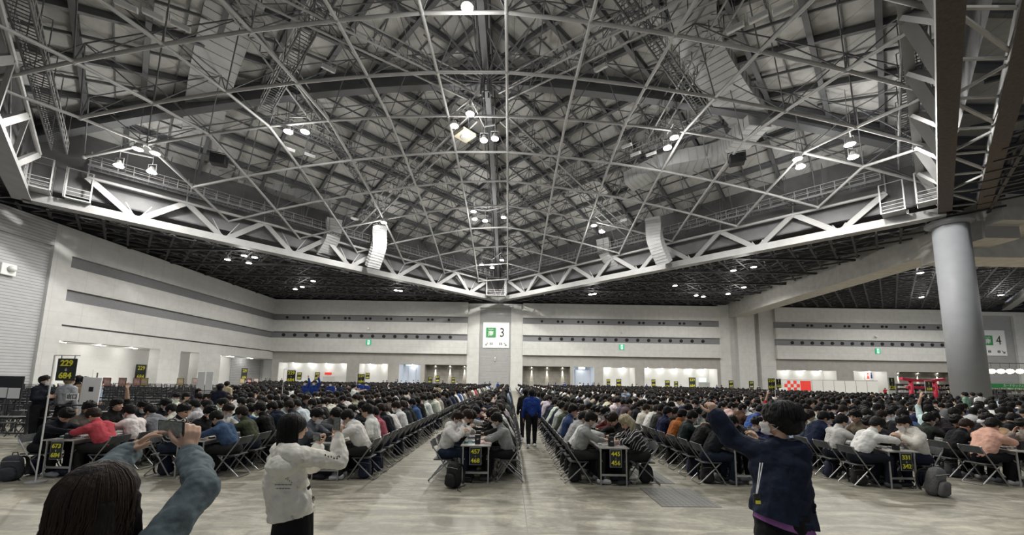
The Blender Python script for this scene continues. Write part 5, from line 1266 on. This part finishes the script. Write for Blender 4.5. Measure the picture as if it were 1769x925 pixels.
surf_marks(top_, pts, 'back_print', mat('faded_print', (.22, .22, .22), .8), 1)
surf_marks(top_, [(562+i*5, 787+i*1.5+(i % 2), .014, .018) for i in range(5)], 'sleeve_print', M['ink'], 1)
# ---- man in the navy jacket
d = 3.2; top = A(1342, 695, d); C = Vector((top.x, d, top.z-.142)); f = Vector((-.80, .58, 0)).normalized(); side = Vector((f.y, -f.x, 0)); sh = C+Vector((.02, -.03, -.255))
hip = A(1348, 905, d); hip = Vector((hip.x-.0, d-.02, .93))
shL = sh-side*.19; shR = sh+side*.19
shL = A(1313, 783, 3.28); shR = A(1378, 780, 3.12)
r, g = custom('m', 'person in navy jacket over purple shirt, left fist raised, seen from behind', C, (-.80, .58, -.08), (0, 0, 1), hip, shL, shR,
    A(1263, 757, 3.42), A(1235, 718, 3.44), A(1352, 838, 3.42), A(1313, 765, 3.60), ((-.25, .05, 1), (.2, -1, .1), -1, 1.35), ((-.5, .1, .9), (.8, -.5, 0), -1, .8), [(hip.x-.1, 3.1, 0), (hip.x+.1, 3.3, 0)], None, 1.04)
NV = (.012, .018, .036)
J = part(r, 'jacket', g['torso'][2:]+[('c', hip+Vector((-.075, 0, -.05)), .150, g['shm']-Vector((0, 0, .22)), .145), ('c', hip+Vector((.085, 0, -.15)), .145, g['shm']+Vector((.04, 0, -.22)), .14)]+[a if i % 2 == 0 else ('c', a[1], a[2]+.012, Vector(a[1]).lerp(Vector(a[3]), .90), a[4]+.016) for i, a in enumerate(g['arms'])], .009, .034, 2, .020, 8, M['cloth'], NV, (A(1290, 880, 3.2), A(1395, 908, 3.2)))
part(r, 'shirt', [('c', hip+Vector((-.065, 0, -.15)), .150, hip+Vector((-.04, 0, -.02)), .135), ('c', hip+Vector((.07, 0, -.15)), .142, hip+Vector((.05, 0, -.02)), .132)], .009, .030, 1, .008, 14, M['cloth'], (.30, .12, .34), (A(1302, 893, 3.2), A(1390, 921, 3.2)))
part(r, 'trousers', g['legs']+[('c', hip-Vector((.06, 0, .12)), .135, hip-Vector((-.07, 0, .12)), .135), ('c', hip-g['ax']*.055, .132, hip+g['ax']*.055, .132)], .011, .014, 2, .006, 12, M['denim'], (.010, .010, .012)); part(r, 'shoes', g['shoes'], .01, .01, 1, 0, 1, M['shoe'], (.02, .02, .02))
hp = hair_short(C, g['m'], 1.14, 21, 1.18, .10)
me = fuse(hp+[('e', C+Vector((.03, -.02, .025)), (.135, .13, .112), Matrix.Identity(3)), ('e', C-f*.07+Vector((0, -.02, -.03)), (.10, .10, .09), Matrix.Identity(3))], .007, 0, 2, .012, 22, 'hair'); me.materials.append(M['hair'])
hh = link('hair', me, r, color=(.007, .007, .008))
hair_strands(C+Vector((.02, -.012, .018)), g['m'], (.128, .145, .122), 420, .035, 19, r0=.0035, wave=.012).build('hair_strands', M['hair'], hh, True).color = (.008, .008, .009, 1)
link('face_mask', mask_mesh(C, g['m'], 1.04), r)
a = g['arms'][1]; w0 = Vector(a[3]); wd = (Vector(a[3])-Vector(a[1])).normalized(); MB().tube(w0-wd*.03, w0-wd*.008, .036, 16).build('wrist_strap', M['black'], r, True)
q = A(1296, 748, 3.66); phone(q, .5, .1, 'grey phone held sideways before the face of the navy jacket person', .13, .072)
t = thing('camera_pouch', 'small black pouch with yellow tag hanging at the navy jacket', 'pouch', A(1307, 862, 3.02))
MB().rbox((0, 0, 0), (.045, .03, .075), .008).build('case', M['black'], t); MB().box((-.019, -.018, -.034), (.019, -.0155, -.010)).build('yellow_tag', M['yellow'], t)
p0 = A(1313, 800, 3.06)-A(1307, 862, 3.02); MB().tube((0, 0, .035), p0, .004, 5).tube((.006, 0, .035), p0+Vector((.02, .0, .0)), .004, 5).build('strap', M['bag'], t)
# ================================================================== bags
def backpack(loc, rz, label, colr, s=1.0, lean=.12, group=None):
    t = thing('backpack', label, 'backpack', loc, rz, group); t.rotation_euler = (lean, 0, rz); t.scale = (s, s, s)
    def bulge(w, d_, h, y0, z0, n, taper=.8):
        V = []; F = []; N = 14; Z = [0, .04, .2, .5, .8, .94, 1]
        for z in Z:
            k = (1-(1-taper)*z)*(math.sin(min(1, (z*1.0+.12)*3)*PI/2) if z < .3 else 1)*(1 if z < .9 else .82 if z < 1 else .5)
            for i in range(N):
                a_ = 2*PI*i/N; c_, s_ = math.cos(a_), math.sin(a_); e = .55
                V.append((w/2*k*math.copysign(abs(c_)**e, c_), y0+d_/2*k*math.copysign(abs(s_)**e, s_), z0+h*z))
        F = [(j*N+i, j*N+(i+1) % N, (j+1)*N+(i+1) % N, (j+1)*N+i) for j in range(len(Z)-1) for i in range(N)]+[tuple(range(N))[::-1], tuple(range((len(Z)-1)*N, len(Z)*N))]
        return MB().add(V, F)
    bulge(.32, .20, .46, 0, 0, 0).build('main_bag', M['bag'], t, True, color=colr); bulge(.25, .09, .24, -.12, .03, 0).build('front_pocket', M['bag'], t, True, color=colr)
    for sx in (-1, 1):
        MB().sweep(catmull([(sx*.08, .09, .42), (sx*.10, .18, .34), (sx*.12, .17, .15), (sx*.14, .10, .05)], 4), (.05, .012), [(0, 1, .2)]*13).build('strap', M['bag'], t, False, color=(.012, .012, .013))
    MB().path([(-.04, .06, .45), (-.03, .06, .50), (.03, .06, .50), (.04, .06, .45)], .008, 6).build('handle', M['bag'], t, color=(.012, .012, .013))
    MB().path([(-.13, -.06, .36), (-.11, -.105, .38), (0, -.115, .39), (.11, -.105, .38), (.13, -.06, .36)], .004, 5).build('zipper', M['steel'], t)
    MB().path([(.12, -.05, .02), (.2, -.15, .01), (.32, -.22, .01)], .006, 5).build('loose_strap', M['bag'], t, color=(.012, .012, .013))
    return t
def F0(px, py): v = at(px, py, Z=0); return (v.x, v.y, .005)
backpack(F0(784, 842), -.5, 'black backpack standing at the table end signed 457', (.012, .012, .013), .98, .05)
backpack(F0(1614, 856), .25, 'grey backpack leaning at the table end signed 331', (.12, .12, .125), 1.12, .16)
backpack(F0(20, 830), .4, 'dark blue-grey backpack left of the table end signed 673', (.05, .055, .065), 1.0, .15)
t = thing('tote_bag', 'crumpled navy tote bag with pale papers under the leftmost table end', 'bag', F0(115, 822))
me = fuse([('e', (0, 0, .08), (.26, .14, .09), Matrix.Identity(3)), ('e', (-.14, .02, .06), (.15, .12, .06), Matrix.Identity(3)), ('e', (.16, 0, .12), (.12, .1, .11), Matrix.Identity(3))], .012, 0, 1, .05, 9, 'pouch'); me.materials.append(M['bag']); link('pouch', me, t, color=(.012, .016, .04))
MB().rbox((.06, .0, .2), (.13, .09, .02), .005, Matrix.Rotation(.35, 4, 'Y')).build('papers', mat('kraft_paper', (.6, .5, .36), .8), t)
rk = random.Random(21); proto_bag = None; n = 0
for ri, (X, Y0, nm) in enumerate(ROWS[:10]):
    for k in range(0, 14):
        for sd in 'LR':
            if rk.random() < .6 and -20 < scr(X, Y0+k*.6, .2)[0] < 1780:
                s_ = -1 if sd == 'L' else 1; cw, cc = rk.choice([('black', (.012, .012, .013)), ('black', (.02, .02, .02)), ('dark grey', (.05, .05, .055)), ('navy', (.015, .02, .05))]); yk = Y0+.32+k*.6+(.55 if k > 11 else 0); loc = (X+s_*rk.uniform(.66, .74), yk, .005)
                lb = '%s backpack under the chair, %s seat, %s side of %s' % (cw, ORD[k], 'left' if sd == 'L' else 'right', nm)
                if proto_bag is None: proto_bag = backpack(loc, 0, lb, cc, .8, .0, 'backpacks beside the seats')
                else:
                    o = dup(proto_bag, loc, rk.uniform(0, 6), lb, cols={'main_bag': cc, 'front_pocket': cc}); o.rotation_euler = (0, 0, PI*rk.randint(0, 1)+rk.uniform(-.15, .15))
# ================================================================== number stands, fences, booths
def pole_sign(px, py, d, w, h, lb, lines=('229', '684'), pole_px=None, bar=True):
    c = A(px, py, d); t = thing('number_sign_stand', lb, 'sign', (c.x, d, 0))
    x = (A(pole_px, py, d).x-c.x) if pole_px else -w/2-.08
    b = MB(); zt = c.z+h/2+.06; b.tube((x, 0, 0), (x, 0, zt), .012, 8)
    if bar: b.tube((x, 0, zt), (w/2+.05, 0, zt), .009, 6)
    b.build('pole', M['white_metal'], t); MB().tube((x, 0, 0), (x, 0, .03), .14, 16).build('foot_plate', M['steel'], t)
    MB().box((-w/2, -.006, c.z-h/2), (w/2, .006, c.z+h/2)).build('board', M['sign_black'], t)
    for z in (zt-.03,):
        for xx in (-w*.35, w*.35): MB().box((xx-.01, -.004, zt-.06), (xx+.01, .004, zt)).build('clip', M['steel'], t)
    for k, s in enumerate(lines): text('numeral', s, h*.36, M['yellow'], t, (0, -.012, c.z+h*.28*(1-2*k)), bold=.004, sx=1.05)
    MB().beam((0, -.01, c.z+h*.06), (0, -.01, c.z-h*.06), .012, .003).beam((-.02, -.01, c.z-h*.01), (0, -.01, c.z-h*.07), .01, .003).beam((.02, -.01, c.z-h*.01), (0, -.01, c.z-h*.07), .01, .003).build('arrow', M['white'], t)
pole_sign(115, 639, 7.35, .36, .42, 'black board 229 to 684 on tall pole by the leftmost table', pole_px=91)
pole_sign(503, 651, 19.5, .42, .62, 'black board 229 to 684 on pole before the west recess', pole_px=490)
pole_sign(624, 655, 24, .42, .6, 'black board 229 to 684 on pole behind the blue jackets')
pole_sign(1333, 664, 20, .36, .58, 'black board 229 to 684 on pole left of the red sign wall')
pole_sign(1345, 663, 21.5, .28, .5, 'small black board 1 to 228 beside the 229 board', ('1', '228'))
pole_sign(1541, 664, 23, .32, .75, 'black board 1 to 228 on pole left of the torii gate', ('1', '228'), pole_px=1534)
pole_sign(1605, 668, 37, .62, .95, 'black board 1 to 228 hanging in the torii gate', ('1', '228'))
# exit placard and display board
t = thing('exit_placard', 'white placard reading exit in Japanese on the west fence', 'sign', A(125, 686, 11.4)); MB().box((-.17, -.01, -.1), (.17, .01, .1)).build('board', M['white'], t); text('lettering', '出口', .15, M['ink'], t, (0, -.016, 0), bold=.002)
MB().tube((0, .01, -.1), (0, .01, -1.25), .012, 6).build('post', M['black_steel'], t)
t = thing('display_board', 'white leaning display board behind the exit placard', 'board', tuple(A(150, 700, 12.5)[:2])+(0,)); t.rotation_euler = (0, .04, .1)
MB().box((-.27, -.02, .5), (.27, .02, 1.9)).build('panel', M['white'], t); MB().box((-.05, -.025, 1.45), (.08, -.021, 1.6)).build('square_mark', M['ink'], t)
for x in (-.22, .22): MB().tube((x, 0, 0), (x, 0, .5), .015, 6).build('leg', M['steel'], t)
q = A(351, 690, 27); t = thing('folding_screen', 'tall white folding screen standing in the west crowd', 'screen', (q.x, 27, 0))
for s in (-1, 1):
    MB().rbox((s*.26, abs(s)*.03*s, 1.15), (.5, .03, 2.28), .01).build('leaf', M['white'], t)
# black steel fence racks and empty seats in the west
def rack():
    t = link('fence_rack', None)
    b = MB()
    for x in (-1.2, 0, 1.2): b.box((x-.025, -.025, 0), (x+.025, .025, 1.12))
    b.build('post', M['black_steel'], t)
    b = MB()
    for z in (.25, .68, 1.08): b.box((-1.2, -.02, z-.02), (1.2, .02, z+.02))
    b.build('rail', M['black_steel'], t)
    MB().box((-1.15, -.2, .7), (1.15, .2, .73)).build('shelf', M['black'], t)
    return t
rack0 = rack(); n = 0; rk = random.Random(4)
for j in range(13):
    y = 11.6+j*1.9+j*j*.05
    for i in range(9):
        x = -12.6-i*2.75-j*.55
        if x < WL+1: continue
        if not -60 < scr(x, y, 1)[0] < 395: continue
        o = dup(rack0, (x, y, 0), rk.uniform(-.03, .03), 'black steel fence rack, %s back in the west, %s from the crowd' % (ORD[j], ORD[i]), group='black fence racks in the west'); o['category'] = 'rack'
for c_ in list(rack0.children): bpy.data.objects.remove(c_)
bpy.data.objects.remove(rack0)
b = MB(); rk = random.Random(14)
for j in range(24):
    y = 12.6+j*1.25
    for i in range(36):
        x = -12.4-i*.72-j*.30
        if x < WL+1 or rk.random() < .12: continue
        a = rk.uniform(-.1, .1); b.box((x-.18, y-.17, .41), (x+.18, y+.17, .435)); b.box((x-.2, y+.19, .62), (x+.2, y+.215, .78))
        for xx in (-.19, .19): b.beam((x+xx, y+.21, .78), (x+xx, y-.2, 0), .022, .022); b.beam((x+xx, y+.23, 0), (x+xx, y-.1, .41), .022, .022)
b.build('empty_chair_crowd', M['chair_pad'], label='many empty folding chairs standing in the west area', cat='chairs', kind='stuff')
PC = [(.5, .08, .1), (.6, .3, .25), (.7, .6, .55), (.25, .05, .08), (.6, .5, .2)]
for i, (px, dd) in enumerate(((184, 30), (211, 31), (236, 32), (249, 33), (311, 36), (337, 37), (186+232, 50), (430, 51), (442, 52))):
    c = A(px, 664, dd); t = thing('poster_board', 'small poster board in red and cream on the west racks, %s from the west' % ORD[i], 'poster', (c.x, dd, 1.1), group='poster boards in the west'); k = rk.choice(PC)
    t.scale = (.62, .62, .7); MB().box((-.5, -.02, 0), (.5, .02, .95)).build('frame', M['black'], t); MB().box((-.45, -.03, .06), (.45, -.021, .9)).build('sheet', M['objcol'], t, color=k); MB().ball((-.15, -.03, .5), .2, (1, .1, 1.2)).ball((.2, -.03, .45), .16, (1, .1, 1.3)).build('picture_shape', M['objcol'], t, color=(.75, .55, .5))
    MB().box((-.03, .0, -1.6), (.03, .03, 0)).build('post', M['black_steel'], t)
for i, (px, dd) in enumerate(((8, 13.5), (27, 13.2))):
    c = A(px, 670, dd); t = thing('notice_board', 'white notice sheet on a black frame at the west edge, %s one' % ORD[i], 'notice', (c.x, dd, 0)); MB().box((-.24, -.02, 1.1), (.24, .02, 1.9)).build('frame', M['black'], t); MB().box((-.2, -.03, 1.15), (.2, -.021, 1.5)).build('sheet', M['white'], t)
    for x in (-.22, .22): MB().tube((x, 0, 0), (x, 0, 1.1), .02, 6).build('post', M['black_steel'], t)
# ---- east: booth walls, red torii gate, shop racks, green banner, warm lamps
yb = 62
x0, x1 = A(1345, 660, yb).x, A(1516, 660, yb).x
n = 9
for i in range(n):
    a, c = x0+(x1-x0)*i/n, x0+(x1-x0)*(i+1)/n
    t = thing('booth_panel', 'white booth wall panel under the east bay, %s from the west' % ORD[i], 'partition', (a, yb, 0), group='white booth wall panels')
    MB().box((.03, -.03, .03), (c-a-.03, .03, 2.75)).build('panel', M['white'], t); MB().box((0, -.04, 0), (.04, .04, 2.85)).box((0, -.04, 2.77), (c-a, .04, 2.85)).build('frame', M['steel_l'], t)
v = A(1378, 667, yb-.2); t = thing('red_logo_board', 'red and white checked board on the booth wall', 'sign', (v.x, yb-.1, v.z))
MB().box((-2.3, -.03, -.9), (2.3, .03, .9)).build('board', M['white'], t)
b = MB()
for i in range(5):
    for j in range(3):
        if (i+j) % 2: b.box((-2.1+i*.5, -.05, -.8+j*.54), (-1.6+i*.5, -.03, -.26+j*.54))
b.box((.5, -.05, -.8), (2.2, -.03, .8)); b.build('red_blocks', M['red_sign'], t)
v = A(1502, 650, WB+3.85); t = thing('restroom_sign', 'white sign with red and blue figures in the east recess', 'sign', (v.x, WB+3.8, v.z)); MB().box((-1.0, 0, -.9), (1.0, .06, .9)).build('board', M['white'], t)
MB().ball((-.4, -.03, .45), .18, (1, .3, 1)).add([(-.7, -.03, -.6), (-.1, -.03, -.6), (-.4, -.03, .3), (-.7, .0, -.6), (-.1, .0, -.6), (-.4, .0, .3)], [(0, 1, 2), (5, 4, 3), (0, 3, 4, 1), (1, 4, 5, 2), (2, 5, 3, 0)]).build('red_figure', M['red_sign'], t)
MB().ball((.35, -.03, .45), .14, (1, .3, 1)).box((.2, -.04, -.5), (.5, -.02, .28)).build('blue_figure', mat('blue_ink', (.03, .06, .3), .5), t)
dT = 38; xa, xb_ = A(1576, 690, dT).x, A(1618, 690, dT).x; zt = A(1596, 659, dT).z+.1
t = thing('torii_gate', 'red torii gate standing before the black shop racks', 'gate', ((xa+xb_)/2, dT, 0)); hw = (xb_-xa)/2
for s in (-1, 1): MB().tube((s*hw*1.04, 0, 0), (s*hw*.97, 0, zt-.1), .2, 16, .17).build('pillar', M['red'], t, True)
MB().sweep(catmull([(-hw*1.75, 0, zt+.12), (-hw, 0, zt), (0, 0, zt-.04), (hw, 0, zt), (hw*1.75, 0, zt+.12)], 6), (.34, .24)).build('top_lintel', M['red'], t)
MB().box((-hw*1.35, -.1, zt-.85), (hw*1.35, .1, zt-.62)).build('tie_beam', M['red'], t)
def shop_rack(px, dd, lb, w=2.0):
    c = A(px, 680, dd); t = thing('shop_rack', lb, 'rack', (c.x, dd, 0), group='black shop racks with goods')
    b = MB()
    for x in (-w/2, 0, w/2): b.box((x-.03, -.03, 0), (x+.03, .03, 2.3))
    b.build('upright', M['black_steel'], t); b = MB()
    for z in (.3, .8, 1.3, 1.8, 2.27): b.box((-w/2, -.2, z-.025), (w/2, .2, z+.02))
    b.build('shelf', M['black_steel'], t)
    MB().box((-w/2, .18, 0), (w/2, .2, 2.3)).build('back', M['white'] if px > 1700 else M['band'], t)
    rr = random.Random(int(px))
    for z in (.32, .82, 1.32, 1.82):
        b = MB(); x = -w/2+.1
        while x < w/2-.15:
            ww = rr.uniform(.1, .2); hh_ = rr.uniform(.15, .36); b.box((x, -.15, z), (x+ww, .05, z+hh_)); x += ww+rr.uniform(.03, .15)
        b.build('goods_row', M['objcol'], t, color=rr.choice([(.5, .5, .5), (.35, .33, .3), (.6, .58, .55), (.1, .1, .12)]))
for i, px in enumerate((1566, 1597, 1628, 1648)): shop_rack(px, 43, 'black rack of goods behind the torii gate, %s from the west' % ORD[i])
for i, px in enumerate((1722, 1752, 1784)): shop_rack(px, 41, 'black rack of goods under the green banner, %s from the column' % ORD[i])
c = A(1745, 667, 40.7); t = thing('green_banner', 'long dark green banner with white lettering east of the column', 'banner', (c.x, 40.6, c.z)); MB().box((-2.6, -.03, -.22), (3.4, .03, .22)).build('cloth', M['green'], t); text('lettering', 'カードボックス', .32, M['white'], t, (.2, -.04, 0))
for s in (-2.5, 3.3): MB().tube((s, .02, -c.z), (s, .02, 0), .03, 6).build('post', M['black_steel'], t)
for i, px in enumerate((1713, 1729, 1745, 1762)):
    c = A(px, 642, 41); t = thing('warm_lantern', 'round warm lit lantern over the shop racks, %s from the column' % ORD[i], 'lamp', tuple(c), group='warm round lanterns')
    MB().ball((0, 0, 0), .3, (1, 1, .8), 14, 8).build('globe', M['glass_warm'], t, True); MB().tube((0, 0, .2), (0, 0, .9), .015, 5).build('cord', M['black'], t)
c0, c1 = A(1705, 630, 41), A(1775, 630, 41); zr_ = A(1713, 642, 41).z+.9
t = thing('lantern_beam', 'thin dark beam that carries the round warm lanterns', 'beam', (0, 0, 0)); MB().beam((c0.x-.3, 41, zr_), (c1.x+.5, 41, zr_), .08, .08).tube((c1.x+.4, 41, 0), (c1.x+.4, 41, zr_), .05, 8).build('bar', M['black_steel'], t)
point('lantern_light', (c0.x+2.5, 41, zr_-1.4), 500, .4, c=(1, .72, .4))
for i, (px, w) in enumerate(((1672, 3.2), (1742, 2.4))):
    c = A(px, 700, 30 if i else 27); t = thing('shop_banner', ('grey patterned banner in front of the column foot', 'grey patterned banner east of the column foot')[i], 'banner', (c.x, c.y, 0)); MB().box((-w/2, -.02, .35), (w/2, .02, 1.15)).build('cloth', mat('banner_print', (.42, .45, .43), .7, var=.6, scale=5), t)
    for s in (-1, 1): MB().tube((s*w/2, .03, 0), (s*w/2, .03, 1.15), .025, 6).build('post', M['black_steel'], t)

bpy.data.scenes.remove(TS)
